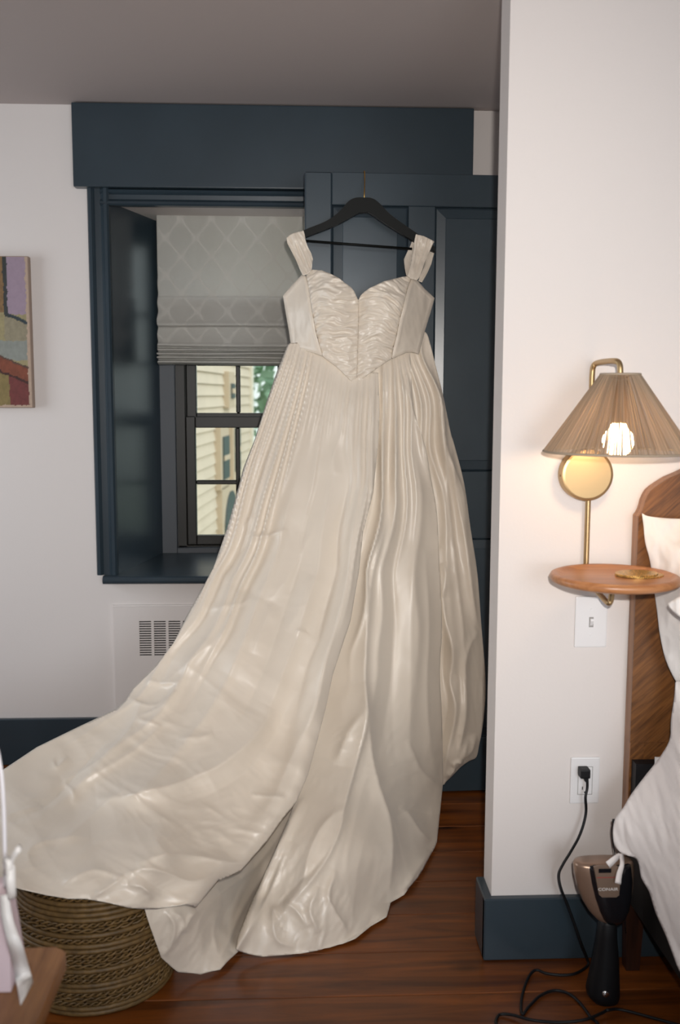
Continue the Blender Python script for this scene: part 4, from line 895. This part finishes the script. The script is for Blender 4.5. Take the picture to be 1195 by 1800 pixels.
k_.append(strip('ribbon_loop', [(gp_(14, 1520, -.004), gp_(20, 1528, -.004)), (gp_(21, 1500, -.014), gp_(27, 1508, -.016)), (gp_(30, 1488, -.014), gp_(37, 1496, -.016)), (gp_(34, 1484, .002), gp_(38, 1490, .002)), (gp_(26, 1492, .010), gp_(32, 1500, .010)), (gp_(14, 1515, .004), gp_(18, 1524, .004))], M['ribbon']))
bm = bmesh.new(); tube(bm, [gp_(12, 1510, 0), gp_(16, 1517, -.008), gp_(16, 1525, -.009), gp_(12, 1532, -.002)], 0.0052, 10); k_.append(from_bm('ribbon_knot', bm, M['ribbon'], smooth=True))
k_.append(strip('ribbon_tail', [(gp_(10, 1580, .004), gp_(16, 1580, .004)), (gp_(14, 1600, .006), gp_(19, 1598, .006)), (gp_(20, 1625, .006), gp_(23, 1622, .006))], M['ribbon']))
adopt(bag, k_)

# ------------------------------------------------------------------ wall lamp with shelf
SY = 2.06
sx = Xat(1086, 780, SY); rodX = Xat(1032, 930, 2.221); rodY = 2.221
zs0, zs1 = Zat(1086, 794, SY), Zat(1086, 658, SY)
RB, RT = 0.1525, 0.040
lamp = empty('wall_lamp', (rodX, PYF, Zat(1032, 835, 2.21))); tag(lamp, 'brass wall lamp with taupe string shade and a round wooden shelf, left of the bed', 'lamp')
k_ = []
pz = Zat(1032, 835, 2.205)
bm = bmesh.new(); lathe(bm, [(0, -0.036), (0.052, -0.036), (0.0575, -0.034), (0.059, -0.030), (0.059, 0.0), (0, 0)], 56, (Xat(1032, 835, 2.21), PYF-0.0005, pz), 'Y'); k_.append(from_bm('back_plate', bm, M['brass'], smooth=False))
for p in k_[-1].data.polygons: p.use_smooth = len(p.vertices) == 4
m_ = k_[-1].modifiers.new('s', 'EDGE_SPLIT'); m_.split_angle = rad(35)
bm = bmesh.new(); tube(bm, [(k_[-1].data.vertices[0].co.x-0.0605, PYF-0.02, pz-0.002), (k_[-1].data.vertices[0].co.x-0.056, PYF-0.02, pz-0.002)], 0.003, 8); k_.append(from_bm('set_screw', bm, M['brass']))
TYc = 2.068; tzz = Zat(1080, 1012, TYc); tcx = Xat(1080, 1012, TYc); TRr = 0.1365
ztop = Zat(1040, 638, rodY)
lowz = Zat(1070, 1058, TYc+0.02)
path = [(tcx-0.003, TYc+0.005, tzz-0.016), (tcx-0.003, TYc+0.010, lowz+0.006), (tcx-0.008, TYc+0.025, lowz), (rodX+0.012, rodY-0.012, lowz+0.014), (rodX, rodY, lowz+0.034)]
P_ = smooth_path(path, 5)[:-1]+[Vector((rodX, rodY, lowz+0.034)), Vector((rodX, rodY, pz)), Vector((rodX, rodY, ztop-0.03))]+smooth_path([(rodX, rodY, ztop-0.03), (rodX+0.001, rodY-0.004, ztop-0.008), (rodX+0.006, rodY-0.024, ztop), (sx-0.006, SY+0.024, ztop), (sx-0.001, SY+0.004, ztop-0.008), (sx, SY, ztop-0.03), (sx, SY, zs1-0.004)], 5)[1:]
bm = bmesh.new(); tube(bm, P_, 0.0062, 14); k_.append(from_bm('brass_arm', bm, M['brass'], smooth=True))
bm = bmesh.new(); lathe(bm, [(0, tzz-0.016), (TRr-0.012, tzz-0.016), (TRr-0.002, tzz-0.011), (TRr, tzz-0.004), (TRr-0.003, tzz+0.002), (TRr-0.010, tzz+0.0045), (TRr-0.017, tzz+0.002), (TRr-0.024, tzz-0.003), (0, tzz-0.004)], 72, (tcx, TYc, 0)); k_.append(from_bm('round_shelf', bm, M['tray'], smooth=True))
bm = bmesh.new(); lathe(bm, [(0.0145, zs1-0.012), (0.016, zs1-0.014), (0.016, zs0+0.062), (0.013, zs0+0.058), (0, zs0+0.058)], 24, (sx, SY, 0)); k_.append(from_bm('lamp_socket', bm, M['brass'], smooth=True))
bzc = Zat(1085, 776, SY); br_ = 0.0325
em = bpy.data.materials.new('lit_bulb'); em.use_nodes = True; n = em.node_tree.nodes; pb = n['Principled BSDF']; pb.inputs['Emission Color'].default_value = (1.0, 0.66, 0.36, 1); pb.inputs['Emission Strength'].default_value = 30; M['bulb'] = em
bm = bmesh.new(); lathe(bm, [(0, -br_)]+[(br_*math.cos(t), br_*math.sin(t)) for t in np.linspace(-1.45, 0.9, 14)]+[(0.013, br_*1.25), (0.013, zs0+0.06-bzc), (0, zs0+0.06-bzc)], 32, (sx, SY, bzc)); k_.append(from_bm('light_bulb', bm, M['bulb'], smooth=True))
# shade of strings between two wire rings
sm = bpy.data.materials.new('taupe_string'); sm.use_nodes = True; n = sm.node_tree.nodes; Lk = sm.node_tree.links; pb = n['Principled BSDF']; pb.inputs['Roughness'].default_value = 0.85
a_ = n.new('ShaderNodeAttribute'); a_.attribute_name = 'Col'; Lk.new(a_.outputs['Color'], pb.inputs['Base Color']); tl = n.new('ShaderNodeBsdfTranslucent'); Lk.new(a_.outputs['Color'], tl.inputs[0]); ms = n.new('ShaderNodeMixShader'); ms.inputs[0].default_value = 0.5
Lk.new(pb.outputs[0], ms.inputs[1]); Lk.new(tl.outputs[0], ms.inputs[2]); Lk.new(ms.outputs[0], n['Material Output'].inputs[0])
NS = 460; Vs, Fs, Cs = [], [], []
for k in range(NS):
    a0_ = 2*math.pi*(k+random.uniform(-0.3, 0.3))/NS; a1_ = a0_+random.uniform(-0.02, 0.02); hw = math.pi/NS*random.uniform(0.72, 1.08)
    ro = random.uniform(-0.0008, 0.0008); tone = random.uniform(0.72, 1.12); b0 = len(Vs)
    for t_ in (0, 0.5, 1):
        an = a0_*(1-t_)+a1_*t_; R_ = RB*(1-t_)+RT*t_+ro; z_ = zs0*(1-t_)+zs1*t_; w_ = hw*(1+0.35*t_)
        for dr, da in ((0.0, -w_), (0.0009, 0), (0.0, w_), (-0.0007, 0)):
            Vs.append((sx+(R_+dr)*math.cos(an+da), SY+(R_+dr)*math.sin(an+da), z_)); Cs.append((0.58*tone, 0.46*tone, 0.34*tone))
    for s_ in (0, 4):
        for q in range(4): Fs.append((b0+s_+q, b0+s_+(q+1) % 4, b0+s_+4+(q+1) % 4, b0+s_+4+q))
so = mesh_np('string_shade', [(np.array(Vs), np.array(Fs))]); colour_attr(so, np.array(Cs)); so.data.materials.append(sm); so['kind'] = 'stuff'; k_.append(so)
for nm, R_, z_, r_ in (('shade_ring', RB, zs0, 0.0026), ('shade_ring', RT, zs1, 0.0026)):
    bm = bmesh.new(); tube(bm, [(sx+R_*math.cos(t), SY+R_*math.sin(t), z_) for t in np.linspace(0, 2*math.pi, 64, endpoint=False)], r_, 8, flat=(0, 0, 1), closed=True); k_.append(from_bm(nm, bm, mat('taupe_binding', (0.34, 0.27, 0.20), 0.8), smooth=True))
bm = bmesh.new()
for t in (0.5, 2.6, 4.7): tube(bm, [(sx, SY, zs1-0.01), (sx+RT*math.cos(t), SY+RT*math.sin(t), zs1)], 0.0014, 6)
k_.append(from_bm('shade_spider', bm, M['brass']))
adopt(lamp, k_)
# glitter coaster on the shelf
gm_ = bpy.data.materials.new('gold_glitter'); gm_.use_nodes = True; n = gm_.node_tree.nodes; Lk = gm_.node_tree.links; pb = n['Principled BSDF']; pb.inputs['Base Color'].default_value = (0.80, 0.50, 0.15, 1); pb.inputs['Metallic'].default_value = 0.6; pb.inputs['Roughness'].default_value = 0.35
t_ = n.new('ShaderNodeTexCoord'); vo = n.new('ShaderNodeTexVoronoi'); vo.inputs['Scale'].default_value = 620; Lk.new(t_.outputs['Object'], vo.inputs['Vector'])
bp = n.new('ShaderNodeBump'); bp.inputs['Strength'].default_value = 1.0; bp.inputs['Distance'].default_value = 0.002; sc3 = n.new('ShaderNodeSeparateColor'); Lk.new(vo.outputs['Color'], sc3.inputs[0]); Lk.new(sc3.outputs[0], bp.inputs['Height']); Lk.new(bp.outputs[0], pb.inputs['Normal'])
hs = n.new('ShaderNodeHueSaturation'); hs.inputs['Color'].default_value = (0.80, 0.50, 0.15, 1); mr = n.new('ShaderNodeMapRange'); mr.inputs[3].default_value = 0.15; mr.inputs[4].default_value = 1.3; Lk.new(sc3.outputs[1], mr.inputs[0]); Lk.new(mr.outputs[0], hs.inputs['Value']); Lk.new(hs.outputs[0], pb.inputs['Base Color'])
M['glitter'] = gm_
cz_ = tzz-0.003; cc = onZ(1120, 1008, cz_+0.004)
gcc = empty('glitter_coaster', (float(cc[0]), float(cc[1]), cz_)); tag(gcc, 'gold glitter leaf-shaped coaster on the round wooden lamp shelf', 'coaster')
for lo_, (ox, rz_, s_) in enumerate([(0.004, 0.0, 1.0), (-0.002, 0.25, 0.93)]):
    bm = bmesh.new(); ring_a, ring_b = [], []
    for t in np.linspace(0, 2*math.pi, 48, endpoint=False):
        r_ = 0.053*s_*(1-0.10*abs(math.sin(t))**0.7); x_, y_ = r_*math.cos(t), r_*0.86*math.sin(t)
        x_, y_ = x_*math.cos(rz_)-y_*math.sin(rz_), x_*math.sin(rz_)+y_*math.cos(rz_)
        ring_a.append(bm.verts.new((x_+ox, y_, lo_*0.0028+0.0002))); ring_b.append(bm.verts.new((x_+ox, y_, lo_*0.0028+0.0026)))
    bm.faces.new(ring_a[::-1]); bm.faces.new(ring_b)
    for q in range(48): bm.faces.new((ring_a[q], ring_a[(q+1) % 48], ring_b[(q+1) % 48], ring_b[q]))
    from_bm('glitter_disc', bm, gm_, gcc)

# ------------------------------------------------------------------ switch and socket plates
M['gapgrey'] = mat('gap_shade_grey', (0.30, 0.29, 0.28), 0.6)  # grey stands in for the shade in the plates' narrow gaps
def plate(name, xa, xb, ya, yb, label, cat):
    x0, x1, z1, z0 = Xat(xa, (ya+yb)/2, PYF), Xat(xb, (ya+yb)/2, PYF), Zat((xa+xb)/2, ya, PYF), Zat((xa+xb)/2, yb, PYF)
    e = empty(name, ((x0+x1)/2, PYF, (z0+z1)/2)); tag(e, label, cat)
    w_, h_ = (x1-x0)/2, (z1-z0)/2
    bm = bmesh.new(); B(bm, -w_, w_, -0.0055, -0.0002, -h_, h_, 0.003, 2); from_bm('cover_plate', bm, M['plastic_white'], e)
    return e, w_, h_
sw, w_, h_ = plate('light_switch', 1009.5, 1066, 1048, 1137, 'white toggle light switch plate below the wooden lamp shelf', 'light switch')
box('toggle_slot_shade', -0.0052, 0.0052, -0.0060, -0.0050, -0.012, 0.012, M['gapgrey'], sw)
bm = bmesh.new(); prism(bm, [(-0.0035, -0.006, -0.008), (-0.0035, -0.014, 0.004), (-0.0035, -0.0125, 0.009), (-0.0035, -0.006, 0.008)], (0.007, 0, 0)); from_bm('toggle_lever', bm, M['plastic_white'], sw)
for z_ in (0.03, -0.03):
    bm = bmesh.new(); lathe(bm, [(0, -0.0062), (0.0026, -0.0062), (0.003, -0.0055)], 12, (0, 0, z_), 'Y'); from_bm('screw', bm, M['plastic_white'], sw)
ol, w_, h_ = plate('wall_outlet', 1001.5, 1052.5, 1330, 1411, 'white rectangular wall outlet with a black plug in it, above the baseboard', 'outlet')
box('insert_gap_shade', -0.0176, 0.0176, -0.0059, -0.0050, -0.0346, 0.0346, M['gapgrey'], ol)
box('outlet_insert', -0.0165, 0.0165, -0.0066, -0.0050, -0.0335, 0.0335, M['plastic_white'], ol, 0.001)
for z_ in (-0.018,):
    for x_ in (-0.006, 0.006): box('socket_slot', x_-0.0011, x_+0.0011, -0.0069, -0.0064, z_-0.0038, z_+0.0038, M['slot'], ol)
    bm = bmesh.new(); lathe(bm, [(0, -0.0069), (0.0022, -0.0069), (0.0022, -0.0064), (0, -0.0064)], 12, (0, 0, z_-0.010), 'Y'); from_bm('socket_slot', bm, M['slot'], ol)
# ------------------------------------------------------------------ garment steamer with its cord
STY = 2.06
stm = empty('garment_steamer', tuple(onZ(1060, 1771, 0.0))); tag(stm, 'bronze and black handheld garment steamer standing on the floor by the bed', 'steamer'); k_ = []
def loft(name, rows, m, yoff=0.0, ex=2.6, n_=36, hd=0.03, smooth=True):
    bm = bmesh.new(); rings = []
    for xa, xb, yy, dd in rows:
        x0, x1, z = Xat(xa, yy, STY), Xat(xb, yy, STY), Zat((xa+xb)/2, yy, STY); cx, w = (x0+x1)/2, (x1-x0)/2; ring = []
        for q in range(n_):
            t = 2*math.pi*q/n_; c, s = math.cos(t), math.sin(t)
            ring.append(bm.verts.new((cx+w*math.copysign(abs(c)**(2/ex), c), STY+yoff+dd*math.copysign(abs(s)**(2/ex), s), z)))
        rings.append(ring)
    for a, b in zip(rings, rings[1:]):
        for q in range(n_): bm.faces.new((a[q], a[(q+1) % n_], b[(q+1) % n_], b[q]))
    bm.faces.new(rings[0]); bm.faces.new(rings[-1][::-1])
    return from_bm(name, bm, m, smooth=smooth)
k_.append(loft('steamer_head', [(1018, 1104, 1510.5, .020), (1010, 1110, 1512, .026), (1007.5, 1112, 1517, .029), (1009, 1113, 1535, .031), (1014, 1111, 1558, .032), (1023, 1107, 1580, .031), (1034, 1100, 1598, .028), (1046, 1093, 1611, .024), (1056, 1086, 1617, .018)], M['bronze']))
k_.append(loft('front_band', [(1032, 1100, 1511.5, .020), (1029, 1103, 1513, .0275), (1028, 1104, 1518, .0310), (1031, 1106, 1540, .0335), (1037, 1104, 1565, .0345), (1046, 1100, 1590, .0325), (1054, 1093, 1606, .029), (1062, 1085, 1615, .021)], M['black_plastic'], -0.0065, ex=4.0))
k_.append(loft('handle', [(1058, 1082, 1612, .016), (1053, 1083, 1620, .020), (1050, 1083, 1645, .022), (1044, 1086, 1680, .026), (1036, 1087, 1715, .030), (1031, 1087.5, 1738, .032), (1032, 1087, 1747, .032), (1040, 1085, 1755, .028), (1048, 1078, 1763, .020), (1052, 1074, 1769, .014)], mat('black_matte_plastic', (0.005, 0.005, 0.006), 0.5, Specular_IOR_Level=0.25)))
bm = bmesh.new(); prism(bm, [onY(x, y, STY-0.0430) for x, y in [(1044, 1525), (1052, 1523), (1084, 1523), (1092, 1527), (1088, 1574), (1083, 1577.5), (1058, 1577.5), (1053, 1573)]], (0, 0.007, 0)); k_.append(from_bm('inset_panel', bm, M['bronze2']))
bm = bmesh.new(); B(bm, Xat(1047, 1538, STY-.036), Xat(1088, 1538, STY-.036), STY-0.0434, STY-0.0428, Zat(1060, 1540.5, STY-.036), Zat(1060, 1539, STY-.036)); k_.append(from_bm('red_stripe', bm, M['redprint']))
bm = bmesh.new(); B(bm, Xat(1050, 1525, STY-.036), Xat(1073, 1525, STY-.036), STY-0.0437, STY-0.0415, Zat(1060, 1532, STY-.036), Zat(1060, 1524, STY-.036), 0.001); k_.append(from_bm('steam_vent', bm, M['black_plastic']))
fc = bpy.data.curves.new('lettering', 'FONT'); fc.body = 'CONAIR'; fc.size = 0.0092; fc.extrude = 0.0002; fc.align_x = 'CENTER'; fc.align_y = 'CENTER'; fc.offset = 0.0
fo = bpy.data.objects.new('lettering', fc); fo.location = tuple(onY(1068.5, 1563.5, STY-0.0433)); fo.rotation_euler = (math.pi/2, 0, 0); COL.objects.link(fo)
bpy.context.view_layer.update(); dg = bpy.context.evaluated_depsgraph_get(); me = bpy.data.meshes.new_from_object(fo.evaluated_get(dg)); lo_ = bpy.data.objects.new('lettering', me); COL.objects.link(lo_); lo_.location = fo.location; lo_.rotation_euler = fo.rotation_euler; bpy.data.objects.remove(fo)
me.materials.clear(); me.materials.append(M['print']); lo_.scale = (1.25, 1, 1); k_.append(lo_)
bm = bmesh.new(); lathe(bm, [(0, -0.0345), (0.006, -0.0345), (0.0078, -0.033), (0.0078, -0.028)], 20, (Xat(1065, 1748, STY-.034), STY, Zat(1065, 1748, STY-.034)), 'Y'); k_.append(from_bm('power_button', bm, M['chrome'], smooth=True))
bpy.context.view_layer.update()
for o_ in k_[:0]: pass
# cord: plug, wall run, coils on the floor
def wp(x, y, Y): return tuple(onY(x, y, Y))
plug_z = Zat(1026, 1357, 2.22)
bm = bmesh.new(); B(bm, Xat(1017.5, 1357, 2.22), Xat(1035, 1357, 2.22), 2.205, PYF-0.0072, Zat(1026, 1365, 2.22), Zat(1026, 1349.5, 2.22), 0.003, 2)
prism(bm, [wp(1024, 1363, 2.208), wp(1035, 1358, 2.208), wp(1034, 1375, 2.208), wp(1029, 1375, 2.208)], (0, 0.014, 0)); pg = from_bm('plug', bm, M['cable'])
fp = lambda x, y, z=0.0045: tuple(onZ(x, y, z))
run1 = [wp(1032, 1368, 2.212), wp(1032, 1385, 2.212), wp(1029, 1402, 2.206), wp(1030, 1425, 2.21), wp(1026, 1447, 2.205), wp(1017, 1472, 2.20), wp(1003, 1497, 2.20), wp(989, 1520, 2.195), wp(982, 1538, 2.19), wp(986, 1562, 2.18), wp(998, 1592, 2.18), wp(1011, 1628, 2.18), wp(1022, 1660, 2.18), wp(1031, 1683, 2.19), fp(1033, 1697)]
run2 = [fp(1033, 1697), fp(1012, 1711), fp(988, 1714), fp(960, 1711), fp(943, 1705, .006), fp(932, 1713), fp(922, 1735), fp(916, 1762), fp(918, 1783), fp(930, 1769), fp(950, 1750), fp(975, 1741), fp(1000, 1747), fp(1020, 1764), fp(1037, 1787), fp(1050, 1805), fp(1000, 1830), fp(900, 1825), fp(874, 1803), fp(873, 1790), fp(880, 1783), fp(900, 1784, .007), fp(935, 1793, .010), fp(980, 1797), fp(1025, 1793, .010), fp(1055, 1782, .009), fp(1068, 1775, .007)]
bm = bmesh.new(); tube(bm, smooth_path(run1+run2[1:], 6), 0.0033, 8); cbl = from_bm('power_cord', bm, M['cable'], smooth=True)
bm = bmesh.new(); tube(bm, smooth_path([fp(1066, 1776, .012), fp(1085, 1774, .006), fp(1110, 1779), fp(1150, 1790), fp(1190, 1801), fp(1230, 1815)], 6), 0.0033, 8); cb2 = from_bm('power_cord', bm, M['cable'], smooth=True)
k_ += [pg, cbl, cb2]
adopt(stm, k_)

# ------------------------------------------------------------------ bed
HY = 2.195
bed = empty('bed', (1.55, 1.3, 0)); tag(bed, 'wooden bed with a curved oak headboard and dark frame at the right edge', 'bed'); k_ = []
hp_ = [(1122, 908), (1126, 903), (1129, 897), (1132, 888), (1134, 880), (1138, 871), (1143, 863), (1151, 856), (1160, 850), (1176, 840), (1195, 832), (1230, 815), (1280, 800)]
hb = [onY(x, y, HY) for x, y in hp_]; zbt = Zat(1110, 1305, HY); xe = hb[0][0]
mirror = 2*1.5
outl = [(p[0], HY, p[2]) for p in hb]; outl += [(mirror-p[0], HY, p[2]) for p in hb[::-1]]
outl = [(xe, HY, zbt)]+outl+[(mirror-xe, HY, zbt)]
bm = bmesh.new(); prism(bm, [(x, y+0.002, z) for x, y, z in outl], (0, 0.036, 0)); k_.append(from_bm('headboard', bm, M['headedge']))
bm = bmesh.new(); prism(bm, [(x, y-0.0015, z) for x, y, z in outl], (0, 0.0035, 0)); k_.append(from_bm('headboard_veneer', bm, M['head']))
for sgn, x_ in ((1, xe), (-1, mirror-xe)):
    bm = bmesh.new(); B(bm, min(x_, x_+sgn*0.002), max(x_, x_+sgn*0.002), HY+0.002, HY+0.038, 0.17, zbt+0.001); k_.append(from_bm('edge_strip', bm, M['headedge']))
    bm = bmesh.new(); B(bm, min(x_+sgn*0.002, x_+sgn*0.034), max(x_+sgn*0.002, x_+sgn*0.034), HY+0.002, HY+0.037, 0.17, zbt+0.001); k_.append(from_bm('headboard_post', bm, M['head']))
    bm = bmesh.new(); xx = x_+sgn*0.012
    prism(bm, [(x_-sgn*0.004, HY-0.03, 0.20), (x_+sgn*0.042, HY-0.03, 0.20), (x_+sgn*0.034, HY-0.028, 0), (x_+sgn*0.002, HY-0.028, 0)], (0, 0.03, 0)); k_.append(from_bm('leg', bm, M['darkleg']))
    k_.append(box('side_rail', min(x_+sgn*0.002, x_+sgn*0.03), max(x_+sgn*0.002, x_+sgn*0.03), 0.25, HY-0.031, 0.17, 0.345, mat('dark_rail', (0.010, 0.008, 0.007), 0.5, Specular_IOR_Level=0.2), bev=0.003))
    bm = bmesh.new(); prism(bm, [(x_, 0.27, 0.17), (x_+sgn*0.045, 0.27, 0.17), (x_+sgn*0.034, 0.27, 0), (x_+sgn*0.004, 0.27, 0)], (0, 0.035, 0)); k_.append(from_bm('leg', bm, M['darkleg']))
k_.append(box('head_rail', xe+0.014, mirror-xe-0.014, HY+0.01, HY+0.034, Zat(1130, 1352, HY), zbt, M['head'], bev=0.002))
k_.append(box('head_rail', xe+0.006, mirror-xe-0.03, HY-0.03, HY+0.0, 0.17, 0.505, mat('near_black_rail', (0.010, 0.010, 0.012), 0.5, Specular_IOR_Level=0.2)))
k_.append(box('foot_rail', xe+0.03, mirror-xe-0.03, 0.25, 0.28, 0.17, 0.42, M['darkleg']))
for q in range(12):
    y_ = 0.42+q*0.145; k_.append(box('slat', xe+0.03, mirror-xe-0.03, y_, y_+0.07, 0.325, 0.343, M['board']))
adopt(bed, k_)
mt_ = box('mattress', xe+0.045, mirror-xe-0.045, 0.32, HY-0.035, 0.346, 0.50, M['linen'], bev=0.03, seg=3); tag(mt_, 'white mattress mostly hidden under the duvet, lying in the dark bed frame', 'mattress')
bm = bmesh.new(); B(bm, Xat(1150, 1335, 2.13), Xat(1162, 1335, 2.13), 2.125, 2.128, Zat(1150, 1347, 2.13), Zat(1150, 1330, 2.13)); from_bm('mattress_label', bm, M['plastic_white'], mt_)
def wr(seed, amp, sc):
    return lambda px, py, ds: amp*(ridged(px/sc, py/(sc*1.6), seed, 3)-0.7)+amp*0.8*fbm(px/(sc*2.2), py/(sc*2.2), seed+7, 2)
pw_ = curve2([(1128, 902), (1138, 907), (1160, 910), (1195, 912), (1280, 912), (1400, 925), (1425, 935), (1425, 1050), (1415, 1215), (1300, 1220), (1200, 1212), (1187, 1196), (1170, 1160), (1160, 1117), (1155, 1077), (1150, 1040), (1142, 985), (1134, 955), (1131, 925)], 3)
pl1 = mesh_np('back_pillow', [cloth(pw_, [(1128, 902, 2.165), (1195, 912, 2.15), (1300, 915, 2.15), (1425, 935, 2.16), (1425, 1080, 2.10), (1415, 1215, 2.10), (1187, 1197, 2.12), (1150, 1040, 2.15), (1200, 1050, 2.04), (1300, 1060, 1.98), (1190, 970, 2.09)], wr(401, 0.006, 50), 3, 0.16, edge=60, ymax=2.19)], M['linen2'])
tag(pl1, 'white pillow standing upright against the oak headboard, behind the other pillow', 'pillow', 'pillows on the bed')
pw2 = curve2([(1172, 1062), (1183, 1055), (1200, 1046), (1260, 1022), (1330, 1010), (1460, 1020), (1475, 1120), (1460, 1215), (1360, 1190), (1260, 1130), (1220, 1100), (1195, 1084), (1182, 1074)], 3)
pl2 = mesh_np('front_pillow', [cloth(pw2, [(1172, 1062, 1.93), (1200, 1046, 1.92), (1330, 1010, 1.92), (1460, 1020, 1.94), (1460, 1215, 1.84), (1360, 1190, 1.82), (1220, 1100, 1.88), (1300, 1090, 1.78), (1400, 1100, 1.78)], wr(431, 0.005, 40), 3, 0.09, edge=50, ymax=2.6)], M['linen2'])
pl2.name = 'pillow'; pl1.name = 'pillow'
tag(pl2, 'white pillow in front with its corner pointing left towards the shelf', 'pillow', 'pillows on the bed')
dv = curve2([(1187, 1197), (1186, 1215), (1184, 1233), (1179, 1267), (1177, 1300), (1160, 1330), (1135, 1362), (1110, 1395), (1095, 1420), (1081, 1439), (1077, 1462), (1080, 1486), (1094, 1501), (1119.6, 1511), (1127, 1543), (1141, 1568), (1152, 1604), (1170, 1644), (1185, 1684), (1195, 1708), (1240, 1790), (1330, 1900), (1500, 2000), (1900, 2000), (1950, 1600), (1850, 1400), (1700, 1290), (1500, 1230), (1300, 1205)], 3)
dctrl = [(1187, 1197, 2.10), (1180, 1267, 2.10), (1160, 1330, 2.10), (1110, 1395, 2.09), (1081, 1440, 2.08), (1094, 1500, 2.05), (1127, 1543, 1.99), (1152, 1604, 1.91), (1185, 1684, 1.81), (1240, 1790, 1.68), (1330, 1900, 1.54), (1500, 2000, 1.42), (1900, 2000, 1.40),
         (1140, 1460, 1.98), (1190, 1300, 2.00), (1190, 1450, 1.90), (1190, 1600, 1.80), (1260, 1400, 1.80), (1300, 1205, 2.05), (1300, 1300, 1.90), (1300, 1600, 1.62), (1500, 1230, 1.98), (1700, 1290, 1.85), (1850, 1400, 1.68), (1950, 1600, 1.50), (1500, 1500, 1.60)]
def hdv(px, py, ds):
    d, sd, par, _, _ = poly_dist(px, py, curve2([(1094, 1440), (1102, 1490), (1119, 1511)], 4))
    ang_ = (px-1080)*0.9-(py-1440)*0.35
    h = 0.010*fbm(ang_/28, (px+py)/210, 451, 3)+0.0035*ridged(ang_/16, (px+py)/120, 455, 2)
    return h-0.006*np.exp(-(d/4)**2)
duv = mesh_np('duvet', [cloth(dv, dctrl, hdv, 3.2, lambda x, y, d: 0.02+0.03*np.clip(d/150, 0, 1), edge=30, ymax=2.15, zmin=0.02)], M['linen']); tag(duv, 'white cotton duvet hanging over the side of the bed, with fabric ties at its corner', 'duvet')
inv = Matrix.Identity(4)
dk = [strip('fabric_tie', [(wp(1088, 1500, 2.045), wp(1094, 1504, 2.045)), (wp(1078, 1506, 2.02), wp(1085, 1513, 2.02)), (wp(1065, 1516, 2.01), wp(1072, 1526, 2.01))], M['linen'], 0.002),
      strip('fabric_tie', [(wp(1088, 1501, 2.045), wp(1096, 1501, 2.045)), (wp(1090, 1518, 2.015), wp(1097, 1520, 2.015)), (wp(1084, 1535, 2.01), wp(1093, 1538, 2.01)), (wp(1081, 1552, 2.005), wp(1091, 1555, 2.005))], M['linen'], 0.002)]
for o_ in dk: o_.parent = duv
bm = bmesh.new(); tube(bm, smooth_path([wp(1078, 1443, 2.085), wp(1075, 1460, 2.10), wp(1077, 1480, 2.10), wp(1082, 1510, 2.11), wp(1092, 1560, 2.12), wp(1100, 1640, 2.13)], 5), 0.0014, 6); B(bm, Xat(1076, 1443, 2.085), Xat(1081, 1443, 2.085), 2.082, 2.088, Zat(1078, 1446, 2.085), Zat(1078, 1440, 2.085), 0.001)
o_ = from_bm('thin_cable', bm, M['cable'], smooth=True); tag(o_, 'thin black cable hanging beside the corner of the white duvet', 'cable')
